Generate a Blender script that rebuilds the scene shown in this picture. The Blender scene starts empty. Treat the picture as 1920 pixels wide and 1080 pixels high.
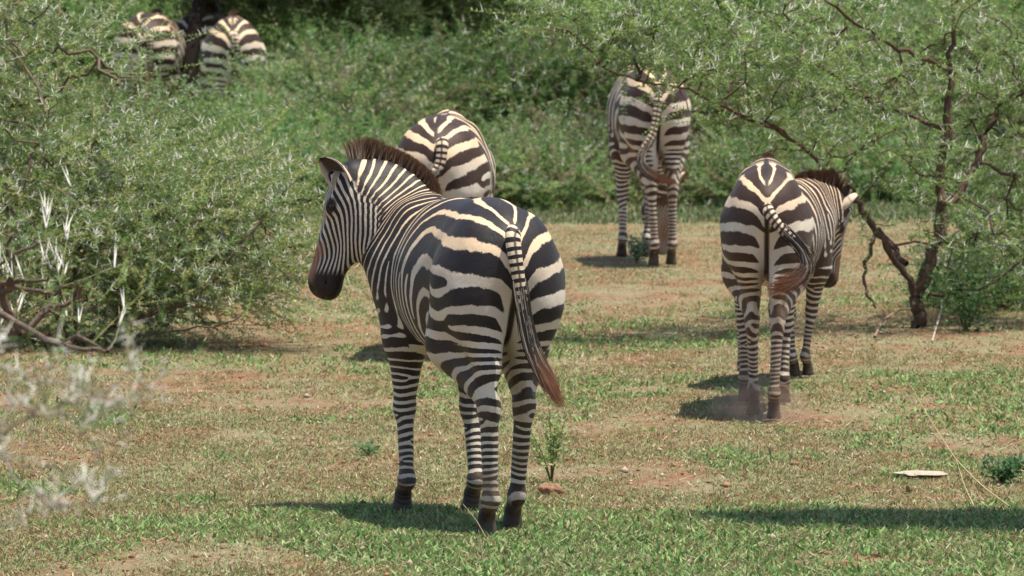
import bpy, math, random, time
import numpy as np
from mathutils import Vector, Matrix
T0 = time.time()
SC = bpy.context.scene
COL = SC.collection
# ------------------------------------------------------------------ camera
FPX = 12688.0            # focal length in pixels of a 1920 wide picture
HC = 2.42                # camera height
PITCH = math.atan(736.0 / FPX)
cam_d = bpy.data.cameras.new('camera')
cam = bpy.data.objects.new('camera', cam_d); COL.objects.link(cam)
cam_d.sensor_width = 36.0
cam_d.lens = 36.0 * FPX / 1920.0
cam.location = (0, 0, HC)
cam.rotation_euler = (math.pi / 2 - PITCH, 0, 0)
cam_d.clip_start = 0.5; cam_d.clip_end = 2500
cam_d.dof.use_dof = True
cam_d.dof.focus_distance = 26.2
cam_d.dof.aperture_fstop = cam_d.lens / 1000 / 0.020
SC.camera = cam
# ------------------------------------------------------------------ world and sun
w = bpy.data.worlds.new("World"); SC.world = w; w.use_nodes = True
SUN_EL = math.radians(76)
sdir = Vector((0.93 * math.cos(SUN_EL), -0.36 * math.cos(SUN_EL), math.sin(SUN_EL))).normalized()
nt = w.node_tree; nt.nodes.clear()
wo = nt.nodes.new('ShaderNodeOutputWorld'); bg = nt.nodes.new('ShaderNodeBackground')
sky = nt.nodes.new('ShaderNodeTexSky'); sky.sky_type = 'NISHITA'; sky.sun_disc = False
sky.sun_elevation = SUN_EL; sky.sun_rotation = math.atan2(sdir.x, sdir.y)
sky.dust_density = 2.5; sky.altitude = 900
bg.inputs['Strength'].default_value = 0.125
nt.links.new(sky.outputs[0], bg.inputs[0]); nt.links.new(bg.outputs[0], wo.inputs[0])
sl = bpy.data.lights.new('sun', 'SUN'); sun = bpy.data.objects.new('sun', sl); COL.objects.link(sun)
sl.energy = 4.8; sl.angle = math.radians(0.53); sl.color = (1.0, 0.95, 0.82)
sun.rotation_euler = sdir.to_track_quat('Z', 'Y').to_euler()
sun.location = (10, 20, 30)
SC.view_settings.view_transform = 'Standard'; SC.view_settings.look = 'None'
SC.view_settings.gamma = 1.0; SC.view_settings.exposure = 0.5
SC.cycles.max_bounces = 6; SC.cycles.diffuse_bounces = 3; SC.cycles.transparent_max_bounces = 8
SC.cycles.use_denoising = True

# ------------------------------------------------------------------ helpers
def ray(px, py):
    a = (px - 960) / FPX; b = (540 - py) / FPX
    c, s = math.cos(PITCH), math.sin(PITCH)
    return np.array([a, c + b * s, -s + b * c])
def at(px, py, Y):
    d = ray(px, py); t = Y / d[1]
    return np.array([d[0] * t, Y, HC + d[2] * t])
def ground_at(px, py):
    d = ray(px, py); t = -HC / d[2]
    return np.array([d[0] * t, d[1] * t, 0.0])

def tag(o, label=None, cat=None, group=None, kind=None):
    if label: o['label'] = label
    if cat: o['category'] = cat
    if group: o['group'] = group
    if kind: o['kind'] = kind
    return o
def empty(name, loc=(0, 0, 0), rz=0.0, **k):
    o = bpy.data.objects.new(name, None); COL.objects.link(o)
    o.location = loc; o.rotation_euler = (0, 0, rz); o.empty_display_size = 0.1
    return tag(o, **k)
def mesh_obj(name, V, F, mat, parent=None, attrs=None, cols=None, smooth=False, Fs=None):
    """V (n,3), F (m,k) quads or tris; Fs a second face array"""
    V = np.asarray(V, np.float32)
    me = bpy.data.meshes.new(name)
    fl = [np.asarray(f, np.int32) for f in ([F] if Fs is None else [F, Fs]) if f is not None and len(f)]
    loops = np.concatenate([f.ravel() for f in fl]); tot = np.concatenate([np.full(len(f), f.shape[1], np.int32) for f in fl])
    start = np.concatenate([[0], np.cumsum(tot)[:-1]]).astype(np.int32)
    me.vertices.add(len(V)); me.vertices.foreach_set('co', V.ravel())
    me.loops.add(len(loops)); me.loops.foreach_set('vertex_index', loops)
    me.polygons.add(len(tot)); me.polygons.foreach_set('loop_start', start)
    me.polygons.foreach_set('loop_total', tot)
    if smooth: me.polygons.foreach_set('use_smooth', np.ones(len(tot), bool))
    if attrs:
        for k, a in attrs.items():
            at_ = me.attributes.new(k, 'FLOAT', 'POINT'); at_.data.foreach_set('value', np.asarray(a, np.float32))
    if cols is not None:
        c = np.ones((len(V), 4), np.float32); c[:, :3] = cols
        at_ = me.attributes.new('col', 'FLOAT_COLOR', 'POINT'); at_.data.foreach_set('color', c.ravel())
    me.update(); me.validate()
    me.materials.append(mat)
    o = bpy.data.objects.new(name, me); COL.objects.link(o)
    if parent: o.parent = parent
    return o
def _hash(ix, iy, iz, seed):
    h = (ix.astype(np.int64) * 374761393 + iy.astype(np.int64) * 668265263 + iz.astype(np.int64) * 2147483647 + seed * 974711) & 0xffffffff
    h = ((h ^ (h >> 13)) * 1274126177) & 0xffffffff
    h = ((h ^ (h >> 16)) * 2246822519) & 0xffffffff
    return ((h ^ (h >> 15)) & 0xffff) / 65535.0
def vnoise(P, scale, seed=0):
    q = np.asarray(P) * scale; i = np.floor(q).astype(np.int64); f = q - i; f = f * f * (3 - 2 * f)
    r = 0
    for dx in (0, 1):
        for dy in (0, 1):
            for dz in (0, 1):
                wgt = (f[..., 0] if dx else 1 - f[..., 0]) * (f[..., 1] if dy else 1 - f[..., 1]) * (f[..., 2] if dz else 1 - f[..., 2])
                r = r + wgt * _hash(i[..., 0] + dx, i[..., 1] + dy, i[..., 2] + dz, seed)
    return r
def sstep(a, b, x):
    t = np.clip((x - a) / (b - a), 0, 1); return t * t * (3 - 2 * t)
def nrm(v, axis=-1):
    return v / np.maximum(np.linalg.norm(v, axis=axis, keepdims=True), 1e-9)

# ------------------------------------------------------------------ materials
def new_mat(name):
    m = bpy.data.materials.new(name); m.use_nodes = True
    return m, m.node_tree.nodes, m.node_tree.links, m.node_tree.nodes['Principled BSDF']
def mat_col(name, rough=0.7, trans=0.0, spec=0.3, attr='col', noise=None):
    m, N, L, P = new_mat(name)
    a = N.new('ShaderNodeAttribute'); a.attribute_name = attr
    src = a.outputs['Color']
    if noise:
        tc = N.new('ShaderNodeTexCoord'); n = N.new('ShaderNodeTexNoise'); n.inputs['Scale'].default_value = noise[0]; n.inputs['Detail'].default_value = 6
        L.new(tc.outputs['Object'], n.inputs['Vector'])
        mr = N.new('ShaderNodeMapRange'); mr.inputs[1].default_value = .3; mr.inputs[2].default_value = .7
        mr.inputs[3].default_value = 1 - noise[1]; mr.inputs[4].default_value = 1 + noise[1]
        L.new(n.outputs[0], mr.inputs[0])
        mx = N.new('ShaderNodeVectorMath'); mx.operation = 'SCALE'; L.new(src, mx.inputs[0]); L.new(mr.outputs[0], mx.inputs['Scale'])
        src = mx.outputs[0]
    L.new(src, P.inputs['Base Color'])
    P.inputs['Roughness'].default_value = rough
    P.inputs['Specular IOR Level'].default_value = spec * .6
    if trans:
        t = N.new('ShaderNodeBsdfTranslucent'); L.new(src, t.inputs['Color'])
        mx = N.new('ShaderNodeMixShader'); mx.inputs[0].default_value = trans
        L.new(P.outputs[0], mx.inputs[1]); L.new(t.outputs[0], mx.inputs[2])
        L.new(mx.outputs[0], N['Material Output'].inputs['Surface'])
    return m
M_LEAF = mat_col('leaf', .5, .5, .35)
M_BARK = mat_col('bark', .85, 0, .2, noise=(60, .35))
M_THORN = mat_col('thorn', .45, 0, .5)
M_GRASS = mat_col('grass_blade', .6, .25, .25)
M_HAIR = mat_col('mane_hair', .6, 0, .3)
M_STONE = mat_col('stone', .9, 0, .2, noise=(45, .25))

def zebra_mat(name, brown, duston=0.0):
    m, N, L, P = new_mat(name)
    def A(n):
        a = N.new('ShaderNodeAttribute'); a.attribute_name = n; return a.outputs['Fac']
    def M(op, a, b=None, c=None):
        q = N.new('ShaderNodeMath'); q.operation = op
        for i, v in enumerate((a, b, c)):
            if v is None: continue
            if isinstance(v, (int, float)): q.inputs[i].default_value = v
            else: L.new(v, q.inputs[i])
        return q.outputs[0]
    def noise(scale, det=2, vec=None):
        n = N.new('ShaderNodeTexNoise'); n.inputs['Scale'].default_value = scale; n.inputs['Detail'].default_value = det
        L.new(vec if vec is not None else tc.outputs['Object'], n.inputs['Vector']); return n.outputs[0]
    def mixc(f, a, b):
        q = N.new('ShaderNodeMix'); q.data_type = 'RGBA'
        L.new(f, q.inputs[0]) if not isinstance(f, float) else setattr(q.inputs[0], 'default_value', f)
        for i, v in ((6, a), (7, b)):
            if isinstance(v, tuple): q.inputs[i].default_value = v + (1,)
            else: L.new(v, q.inputs[i])
        return q.outputs[2]
    tc = N.new('ShaderNodeTexCoord')
    n1 = M('MULTIPLY', M('SUBTRACT', noise(13, 2), .5), .32)
    n2 = M('MULTIPLY', M('SUBTRACT', noise(160, 3), .5), .16)
    nn = M('ADD', n1, n2)
    dsin = A('dsin'); dcos = M('SUBTRACT', 1.0, A('dcosm'))
    def rot(ph_):
        a_ = M('MULTIPLY', M('ADD', ph_, nn), 2 * math.pi)
        return M('ADD', M('MULTIPLY', M('SINE', a_), dcos), M('MULTIPLY', M('COSINE', a_), dsin))
    sa = rot(A('pa')); sb = rot(A('pb'))
    wt = A('wt')
    s = M('ADD', M('MULTIPLY', sa, M('SUBTRACT', 1.0, wt)), M('MULTIPLY', sb, wt))
    s = M('ADD', M('ADD', s, A('duty')), M('MULTIPLY', M('SUBTRACT', noise(5, 2), .5), .5))
    mr = N.new('ShaderNodeMapRange'); mr.interpolation_type = 'SMOOTHSTEP'
    mr.inputs[1].default_value = -.16; mr.inputs[2].default_value = .16; L.new(s, mr.inputs[0])
    blk = mr.outputs[0]
    tan = A('tan')
    dn = noise(7, 5); dr = N.new('ShaderNodeMapRange'); dr.inputs[1].default_value = .35; dr.inputs[2].default_value = .65
    L.new(dn, dr.inputs[0])
    white = mixc(tan, (.66, .61, .52), (.80, .58, .37))
    dusty = mixc(M('MULTIPLY', dr.outputs[0], .30), white, (.40, .29, .19))
    black = mixc(M('MULTIPLY', dr.outputs[0], .35), tuple(np.array((.012, .012, .015)) * (1 - brown) + np.array((.045, .022, .013)) * brown),
                 tuple(np.array((.024, .022, .024)) * (1 - brown) + np.array((.075, .042, .028)) * brown))
    c = mixc(blk, dusty, black)
    c = mixc(A('dark'), c, (.022, .016, .012))
    c = mixc(A('rust'), c, (.27, .125, .06))
    c = mixc(M('MULTIPLY', A('dust'), M('ADD', .25, dr.outputs[0])), c, (.20, .125, .075))
    hairn = noise(420, 2)
    hr = N.new('ShaderNodeMapRange'); hr.inputs[1].default_value = .3; hr.inputs[2].default_value = .7; hr.inputs[3].default_value = .86; hr.inputs[4].default_value = 1.12
    L.new(hairn, hr.inputs[0])
    sc_ = N.new('ShaderNodeVectorMath'); sc_.operation = 'SCALE'; L.new(c, sc_.inputs[0]); L.new(hr.outputs[0], sc_.inputs['Scale'])
    L.new(sc_.outputs[0], P.inputs['Base Color'])
    P.inputs['Roughness'].default_value = .55
    P.inputs['Specular IOR Level'].default_value = .28
    P.inputs['Sheen Weight'].default_value = .03
    P.inputs['Sheen Roughness'].default_value = .4
    mpp = N.new('ShaderNodeMapping'); mpp.inputs['Scale'].default_value = (1, 1, .22); L.new(tc.outputs['Object'], mpp.inputs[0])
    streak = noise(230, 3, mpp.outputs[0])
    b = N.new('ShaderNodeBump'); b.inputs['Strength'].default_value = .5; b.inputs['Distance'].default_value = .01
    L.new(M('ADD', M('MULTIPLY', noise(14, 4), 1.1), M('ADD', M('MULTIPLY', hairn, .10), M('MULTIPLY', streak, .22))), b.inputs['Height']); L.new(b.outputs[0], P.inputs['Normal'])
    return m
MZ = [zebra_mat('zebra_coat_black', .12), zebra_mat('zebra_coat_brown', .85)]
m, N, L, P = new_mat('eye'); P.inputs['Base Color'].default_value = (.01, .006, .004, 1); P.inputs['Roughness'].default_value = .08
M_EYE = m

# ------------------------------------------------------------------ implicit surface bodies
def smin(a, b, k):
    h = np.maximum(k - np.abs(a - b), 0) / k
    return np.minimum(a, b) - h * h * k * .25
def rc(P, a, b, r1, r2):
    a = np.asarray(a, np.float32); b = np.asarray(b, np.float32); ba = b - a
    t = np.clip(((P - a) @ ba) / (ba @ ba), 0, 1).astype(np.float32)
    return np.linalg.norm(P - a - t[:, None] * ba, axis=1) - (r1 + (r2 - r1) * t)
def ell(P, c, r, tilt=0.0):
    p = P - np.asarray(c, np.float32)
    if tilt:
        cs, sn = math.cos(tilt), math.sin(tilt)
        x = p[:, 0] * cs + p[:, 2] * sn; z = -p[:, 0] * sn + p[:, 2] * cs
        p = np.stack([x, p[:, 1], z], 1)
    r = np.asarray(r, np.float32)
    k0 = np.linalg.norm(p / r, axis=1); k1 = np.linalg.norm(p / (r * r), axis=1)
    return k0 * (k0 - 1) / np.maximum(k1, 1e-5)

def surface_nets(F, org, h):
    s = F < 0
    nx, ny, nz = F.shape
    act = np.zeros((nx - 1, ny - 1, nz - 1), np.int8)
    for dx in (0, 1):
        for dy in (0, 1):
            for dz in (0, 1):
                act += s[dx:nx - 1 + dx, dy:ny - 1 + dy, dz:nz - 1 + dz]
    ci = np.argwhere((act > 0) & (act < 8))
    idx = np.full((nx - 1, ny - 1, nz - 1), -1, np.int32); idx[ci[:, 0], ci[:, 1], ci[:, 2]] = np.arange(len(ci))
    pos = np.zeros((len(ci), 3)); cnt = np.zeros(len(ci))
    C = [(x, y, z) for x in (0, 1) for y in (0, 1) for z in (0, 1)]
    for a in C:
        for ax in range(3):
            if a[ax]: continue
            b = list(a); b[ax] = 1
            fa = F[ci[:, 0] + a[0], ci[:, 1] + a[1], ci[:, 2] + a[2]]; fb = F[ci[:, 0] + b[0], ci[:, 1] + b[1], ci[:, 2] + b[2]]
            m = (fa < 0) != (fb < 0); t = np.where(m, fa / np.where(m, fa - fb, 1), 0)
            p = np.array(a, float)[None] + np.zeros((len(ci), 3)); p[:, ax] += t
            pos[m] += p[m]; cnt[m] += 1
    V = (ci + pos / cnt[:, None]) * h + org
    quads = []
    for ax in range(3):
        sl0 = [slice(None)] * 3; sl1 = [slice(None)] * 3; sl0[ax] = slice(0, -1); sl1[ax] = slice(1, None)
        ed = s[tuple(sl0)] != s[tuple(sl1)]
        e = np.argwhere(ed); u, v = (ax + 1) % 3, (ax + 2) % 3
        e = e[(e[:, u] > 0) & (e[:, v] > 0) & (e[:, u] < F.shape[u] - 1) & (e[:, v] < F.shape[v] - 1)]
        def cell(du, dv):
            q = e.copy(); q[:, u] -= du; q[:, v] -= dv; return idx[q[:, 0], q[:, 1], q[:, 2]]
        qd = np.stack([cell(1, 1), cell(0, 1), cell(0, 0), cell(1, 0)], 1)
        inside = s[e[:, 0], e[:, 1], e[:, 2]]
        qd[~inside] = qd[~inside][:, ::-1]
        quads.append(qd)
    return V.astype(np.float32), np.concatenate(quads)

def polygonize(f, lo, hi, h):
    lo = np.asarray(lo, float); n = np.ceil((np.asarray(hi) - lo) / h / 8).astype(int)
    full = np.full(tuple(n * 8 + 1), 1.0, np.float32)
    bc = np.stack(np.meshgrid(*[np.arange(k) for k in n], indexing='ij'), -1).reshape(-1, 3)
    d = f((lo + (bc * 8 + 4) * h).astype(np.float32))
    half = 4 * h * 1.75
    sel = np.abs(d) < half * 1.35 + .012
    inner = bc[(~sel) & (d < 0)]
    g = np.stack(np.meshgrid(*[np.arange(9)] * 3, indexing='ij'), -1).reshape(-1, 3)
    for b in inner: full[b[0] * 8:b[0] * 8 + 9, b[1] * 8:b[1] * 8 + 9, b[2] * 8:b[2] * 8 + 9] = -1
    act = bc[sel]
    for i in range(0, len(act), 400):
        blk = act[i:i + 400]
        ii = (blk[:, None, :] * 8 + g[None]).reshape(-1, 3)
        v = f((lo + ii * h).astype(np.float32))
        full[ii[:, 0], ii[:, 1], ii[:, 2]] = v
    return surface_nets(full, lo, h)

def bez(p0, p1, p2, p3, t):
    t = np.asarray(t)[:, None]
    return (1 - t) ** 3 * p0 + 3 * (1 - t) ** 2 * t * p1 + 3 * (1 - t) * t * t * p2 + t ** 3 * p3

# stripe tables: cycles against height, rest pose
ZT = np.array([0, .12, .30, .42, .47, .52, .60, .68, .76, .84, .92, 1.02, 1.12, 1.22, 1.32])
ZP = np.array([.022, .022, .026, .030, .034, .042, .052, .062, .072, .088, .106, .116, .112, .10, .095])
_zz = np.linspace(0, 1.5, 1501); _pp = np.cumsum(.001 / np.interp(_zz, ZT, ZP)); 
def phi_h(z): return np.interp(z, _zz, _pp) - np.interp(.974, _zz, _pp) + .25
FT = np.array([0, .15, .40, .55, .70, .85, 1.0]); FP = np.array([.024, .026, .030, .034, .042, .05, .055])
_pf = np.cumsum(.001 / np.interp(_zz, FT, FP))
def phi_f(z): return np.interp(z, _zz, _pf)
REST_H = [.95, .72, .47, .13, .0]
REST_F = [.95, .70, .41, .13, .0]

class Pose: pass
def zebra(name, label, org, heading, hind, front, poll_w, hdir_w, hup_w, tail_px, scale=1.0, h=.007, mat=0, seed=1, dz=0.0, legk=1.0, wy=1.0, hair_spread=1.0, hs=1.0, ear_len=.165, ear_base=(-.005, .062, -.035),
          mane_n=6000, group='zebras walking through the bush', tail_hair=420, ear_out=1.0, neck_px=None, ears=None, hair_w=.0022, mane_len=.10, neck_k=1.0):
    """org: world (x,y); heading: angle to the left of straight away; hind/front = [(x,y,lift)] left, right in zebra coordinates"""
    t0 = time.time()
    rng = np.random.default_rng(seed)
    fw = np.array([-math.sin(heading), math.cos(heading), 0.]); lf = np.array([-math.cos(heading), -math.sin(heading), 0.]); up = np.array([0, 0, 1.])
    O = np.array([org[0], org[1], 0.])
    R = np.stack([fw, lf, up])          # rows
    SV = np.array([scale, scale * wy, scale])
    def tol(p): return (R @ (np.asarray(p, float) - O)) / SV
    def tod(v): return nrm((R @ np.asarray(v, float)) / SV)
    root = empty(name, (org[0], org[1], 0), heading + math.pi / 2, label=label, cat='zebra', group=None)
    root.scale = tuple(SV)
    poll = tol(poll_w); u = tod(hdir_w); wv = tod(hup_w); wv = nrm(wv - u * (wv @ u)); v = np.cross(wv, u)
    H = lambda a, b, c: poll + (u * a + v * b + wv * c) * hs       # head local to zebra local
    # legs
    legs = []
    for side, (hx, hy, lift) in zip((1, -1), hind):
        dx = hx + .03
        hip = np.array([.0, side * .125, .95]); st = np.array([.13 + dx * .25, side * .15 + (hy - side * .11) * .25, .72])
        hk = np.array([-.12 + dx * .62, side * .11 + (hy - side * .11) * .7, .475 + lift * .5])
        ft = np.array([hx - .05 - lift * .5, hy, .13 + lift]); hf = np.array([hx + .0 - lift * .3, hy, .045 + lift * .8])
        legs.append(('h', side, [hip, st, hk, ft, hf]))
    for side, (hx, hy, lift) in zip((1, -1), front):
        dx = hx - .92
        sh = np.array([.90, side * .12, .95]); el = np.array([.87 + dx * .15, side * .135, .70])
        kn = np.array([.91 + dx * .62, side * .12 + (hy - side * .11) * .6, .41 + lift * .4])
        ft = np.array([hx - .03 - lift * .5, hy, .125 + lift]); hf = np.array([hx + .02, hy, .045 + lift * .8])
        legs.append(('f', side, [sh, el, kn, ft, hf]))
    # neck
    nb = np.array([.86, 0, .99])
    H = lambda a, b, c: poll + (u * a + v * b + wv * c) * hs
    axis_end = H(.02, 0, -.09)
    L0 = np.linalg.norm(axis_end - nb)
    c1 = nb + np.array([.24, 0, .14]) * (L0 / .55) * neck_k; c2 = axis_end - (u * .45 - wv * .0 + np.array([0, 0, .0])) * 0 - nrm(axis_end - c1) * L0 * .25
    ts = np.linspace(0, 1, 9); NC = bez(nb, c1, c2, axis_end, ts)
    NT = nrm(np.gradient(NC, axis=0))
    ref = np.stack([np.array([-.35, 0, 1.]) * (1 - t) + (wv * .35 - u * .9) * t for t in ts])
    NN = nrm(ref - NT * np.sum(ref * NT, 1, keepdims=True))
    hh = np.interp(ts, [0, .3, .6, 1], [.235, .20, .165, .125]); rl = np.interp(ts, [0, .3, .7, 1], [.15, .115, .09, .078])
    if neck_px:
        ct = np.array([tol(at(*a)) for a, b_ in neck_px]); tt_ = np.array([tol(at(*b_)) for a, b_ in neck_px])
        kx = np.linspace(0, 1, len(ct)); fine = np.linspace(0, 1, 9)
        sm = lambda A: np.stack([np.polyval(np.polyfit(kx, A[:, i], 3), fine) for i in range(3)], 1)
        ct, tt_ = sm(ct), sm(tt_)
        NC = (ct + tt_) / 2; hh = np.linalg.norm(ct - tt_, axis=1) / 2; NN = (ct - tt_) / (2 * hh[:, None])
        NT = nrm(np.gradient(NC, axis=0)); NN = nrm(NN - NT * np.sum(NN * NT, 1, keepdims=True) * .6)
    rcst = np.interp(ts, [0, 1], [.07, .045]); rth = np.interp(ts, [0, .5, 1], [.13, .085, .07])
    def d_torso(P):
        d = ell(P, (.03, 0, 1.02), (.31, .215, .235))
        Pm = P.copy(); Pm[:, 1] = np.abs(P[:, 1])
        d = smin(d, ell(Pm, (-.05, .108, .93), (.195, .130, .27)), .05)
        d = smin(d, ell(P, (.50, 0, .925), (.56, .258, .30), -.02), .14)
        d = smin(d, rc(P, (.15, 0, 1.10), (.86, 0, 1.10), .135, .115), .10)
        d = smin(d, ell(P, (.90, 0, .88), (.22, .18, .25)), .10)
        d = smin(d, ell(Pm, (.86, .115, .93), (.16, .10, .27), .15), .06)
        d = np.maximum(d, -(rc(Pm, (-.33, 0, 1.02), (-.30, 0, .70), .035, .05)) * .8) if False else d
        return d
    def d_neck(P):
        d = None
        for i in range(8):
            for off, r in ((hh - rcst, rcst), (0 * hh, rl), (-(hh - rth), rth)):
                q = rc(P, NC[i] + NN[i] * off[i], NC[i + 1] + NN[i + 1] * off[i + 1], r[i], r[i + 1])
                d = q if d is None else smin(d, q, .07)
        return d
    def d_head(P):
        rel = P - poll.astype(np.float32)
        Q = (np.stack([rel @ u, rel @ v, rel @ wv], 1) / hs).astype(np.float32)
        Qm = Q.copy(); Qm[:, 1] = np.abs(Q[:, 1])
        d = ell(Q, (.06, 0, -.055), (.13, .085, .085))
        d = smin(d, rc(Q, (.10, 0, -.05), (.37, 0, -.055), .072, .048), .04)
        d = smin(d, ell(Qm, (.13, .022, -.150), (.13, .052, .115)), .05)
        d = smin(d, rc(Q, (.17, 0, -.195), (.40, 0, -.125), .052, .038), .05)
        d = smin(d, ell(Q, (.445, 0, -.085), (.082, .058, .076)), .04)
        d = smin(d, ell(Q, (.465, 0, -.13), (.05, .042, .042)), .03)
        d = smin(d, ell(Qm, (.135, .072, -.035), (.045, .026, .03)), .025)
        d = smin(d, ell(Qm, (.02, .055, .01), (.03, .028, .04)), .03)
        nz = ell(Qm, (.505, .036, -.058), (.022, .012, .02)); d = -smin(-d, nz, .012)
        ey = ell(Qm, (.14, .105, -.045), (.024, .018, .016)); d = -smin(-d, ey, .012)
        mo = rc(Qm, (.42, .056, -.118), (.52, .02, -.120), .004, .004); d = -smin(-d, mo, .01)
        return d * hs
    def d_leg(P, leg):
        k, side, J = leg
        a, b, c, e, g = J
        ax = np.array([1., 0, 0])
        if k == 'h':
            d = rc(P, a, b, .150, .110)
            d = smin(d, rc(P, (a + [-.10, side * -.005, -.08]), c + [-.0, 0, .16], .11, .055), .06)
            d = smin(d, rc(P, b, c + [0, 0, .03], .115, .043), .07)
            d = smin(d, rc(P, c + [-.045, 0, .045], c + [-.025, 0, .17], .019, .022), .03)
            d = smin(d, ell(P, c + [-.008, 0, .0], (.050 * legk, .037 * legk, .06)), .025)
            rr = (.036 * legk, .027 * legk, .037, .031)
        else:
            d = rc(P, a, b, .13, .10)
            d = smin(d, rc(P, b, c, .088, .040), .06)
            d = smin(d, ell(P, c + [.006, 0, 0], (.043, .041, .055)), .025)
            rr = (.034 * legk, .026 * legk, .035, .030)
        d = smin(d, rc(P, c, e, rr[0], rr[1]), .03)
        d = smin(d, rc(P, c - ax * .026 - [0, 0, .05], e - ax * .02, .018, .017), .025)
        d = smin(d, ell(P, e + [-.006, 0, 0], (.040, .034, .040)), .02)
        d = smin(d, rc(P, e, g + [0, 0, .03], .030, .033), .025)
        hb = g + np.array([.014, 0, 0]); hb[2] = max(0.012, g[2] - .035)
        d = smin(d, rc(P, g + [0.004, 0, .02], hb, .034, .044), .012)
        return np.maximum(d, hb[2] - .012 - P[:, 2])
    def f(P):
        d = np.full(len(P), 9., np.float32)
        zt = P[:, 2]
        m = (zt > .48) & (P[:, 0] < 1.35) 
        d[m] = d_torso(P[m])
        m = (P[:, 0] > .45); d[m] = smin(d[m], d_neck(P[m]), .10)
        m = np.linalg.norm(P - poll.astype(np.float32) - (u * .22).astype(np.float32), axis=1) < .48
        d[m] = smin(d[m], d_head(P[m]), .05)
        for i, lg in enumerate(legs):
            xs = [j[0] for j in lg[2]]; ys = [j[1] for j in lg[2]]
            m = (P[:, 0] > min(xs) - .35) & (P[:, 0] < max(xs) + .30) & (P[:, 1] > min(ys) - .25) & (P[:, 1] < max(ys) + .25) & (zt < 1.2)
            k = np.interp(P[m][:, 2], [.0, .5, .62, .8], [.003, .004, .035, .07])
            d[m] = smin(d[m], d_leg(P[m], lg), k)
        return d
    allp = [j for l in legs for j in l[2]] + [H(.56, 0, -.1), H(0, 0, .05), H(.2, .1, -.2), H(.2, -.1, -.2)]
    lo = np.minimum(np.min(allp, 0) - .13, (-.36, -.34, -.02)); hi = np.maximum(np.max(allp, 0) + .13, (1.2, .34, 1.36))
    lo[2] = -.02
    V, F = polygonize(f, lo, hi, h)
    # smooth once
    # ---- fields
    P = V.astype(np.float64)
    dt, dn_, dh = d_torso(V), d_neck(V), d_head(V)
    wn = np.random.default_rng(seed).integers(0, 1000)
    lown = vnoise(P, 3.0, int(wn)) - .5
    dls = [d_leg(V, l) for l in legs]; zeq = []
    for l in legs:
        J = l[2]; rest = REST_H if l[0] == 'h' else REST_F
        num = 0; den = 0
        for i in range(4):
            a, b = J[i], J[i + 1]; ba = b - a; tt = ((P - a) @ ba) / (ba @ ba); tc_ = np.clip(tt, -.15 if i else -.6, 1.15)
            dist = np.linalg.norm(P - a - np.clip(tt, 0, 1)[:, None] * ba, axis=1)
            wgt = np.exp(-(dist / .03) ** 1.0) + 1e-9
            num = num + wgt * (rest[i] + (rest[i + 1] - rest[i]) * tc_); den = den + wgt
        zeq.append(num / den)
    hidx = np.where(dls[0] < dls[1], 0, 1); fidx = np.where(dls[2] < dls[3], 2, 3)
    dhind = np.minimum(dls[0], dls[1]); dfront = np.minimum(dls[2], dls[3])
    zh = np.where(hidx == 0, zeq[0], zeq[1]); zf = np.where(fidx == 2, zeq[2], zeq[3])
    x, y, z = P[:, 0], P[:, 1], P[:, 2]
    hindm = sstep(.05, -.0, dhind) * sstep(.76, .54, z) * sstep(.45, .35, x)
    zc = z * (1 - hindm) + zh * hindm
    rear = sstep(.16, -.10, x)
    ay = np.abs(y)
    # arches round the tail: bands dip toward the cleft and at the outside
    zc2 = zc + rear * (.085 * np.exp(-(ay / .055) ** 2) * sstep(.66, .8, z) + 1.2 * np.clip(ay - .17, 0, 1) ** 2 * 2.0) - .10 * np.minimum(x, .5) * sstep(.62, .8, z)
    rv = np.random.default_rng(seed + 900); v1, v2, v3 = (1, 1, 0) if mat == 0 else (rv.uniform(.3, 1.3), rv.uniform(.6, 1.5), rv.uniform(0, 1))
    zc2 = zc2 + rear * .085 * (v2 - 1) * np.exp(-(ay / .055) ** 2) * sstep(.66, .8, z)
    topm = sstep(1.10, 1.20, z) * sstep(.75, .5, x)
    zc2 = zc2 + topm * (.42 * v1 * (.13 - np.minimum(ay, .16)) + .12 * (x + .2))
    ph = phi_h(zc2) + lown * (.5 if mat == 0 else .8) + v3
    XT = .20
    # torso phase by x and neck arc
    cum = np.concatenate([[0], np.cumsum(np.linalg.norm(np.diff(NC, axis=0), axis=1))])
    num = 0; den = 0
    for i in range(8):
        a, b = NC[i], NC[i + 1]; ba = b - a; tt = ((P - a) @ ba) / (ba @ ba); tcl = np.clip(tt, -4 if i == 0 else -.2, 1.2)
        dist = np.linalg.norm(P - a - np.clip(tt, 0, 1)[:, None] * ba, axis=1)
        wgt = np.exp(-dist / .035) + 1e-9
        num = num + wgt * (cum[i] + tcl * (cum[i + 1] - cum[i])); den = den + wgt
    arc = num / den
    neckm = 1 / (1 + np.exp(np.clip((dn_ - dt) / .03 - .3, -30, 30))) * sstep(.70, .92, x + .0 * z)
    s_t = x + .26 * (z - .95) ; s_n = .86 + np.maximum(arc, -.3) * 1.0
    pt = np.interp(s_t * (1 - neckm) + s_n * neckm, [-.5, .2, .35, .5, .85, 1.0, 1.5], [-10.5, 0, 3.0, 5.4, 10.4, 12.6, 33.0]) + lown * .9
    off = phi_h(.63)
    pt = pt + off + .2 - 9 * sstep(.76, .60, z) * sstep(.34, .24, x)
    kk = 2.8; hmx = np.maximum(kk - np.abs(ph - pt), 0) / kk
    pa = np.maximum(ph, pt) + hmx * hmx * kk * .25
    hf_ = (vnoise(P, 9.0, int(wn) + 3) - .5); lowz = sstep(.62, .50, z)
    pa = pa + lowz * hf_ * .9
    # front legs
    fm = 1 / (1 + np.exp(np.clip((dfront - np.minimum(dt, dn_)) / .02, -30, 30))); 
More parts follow.
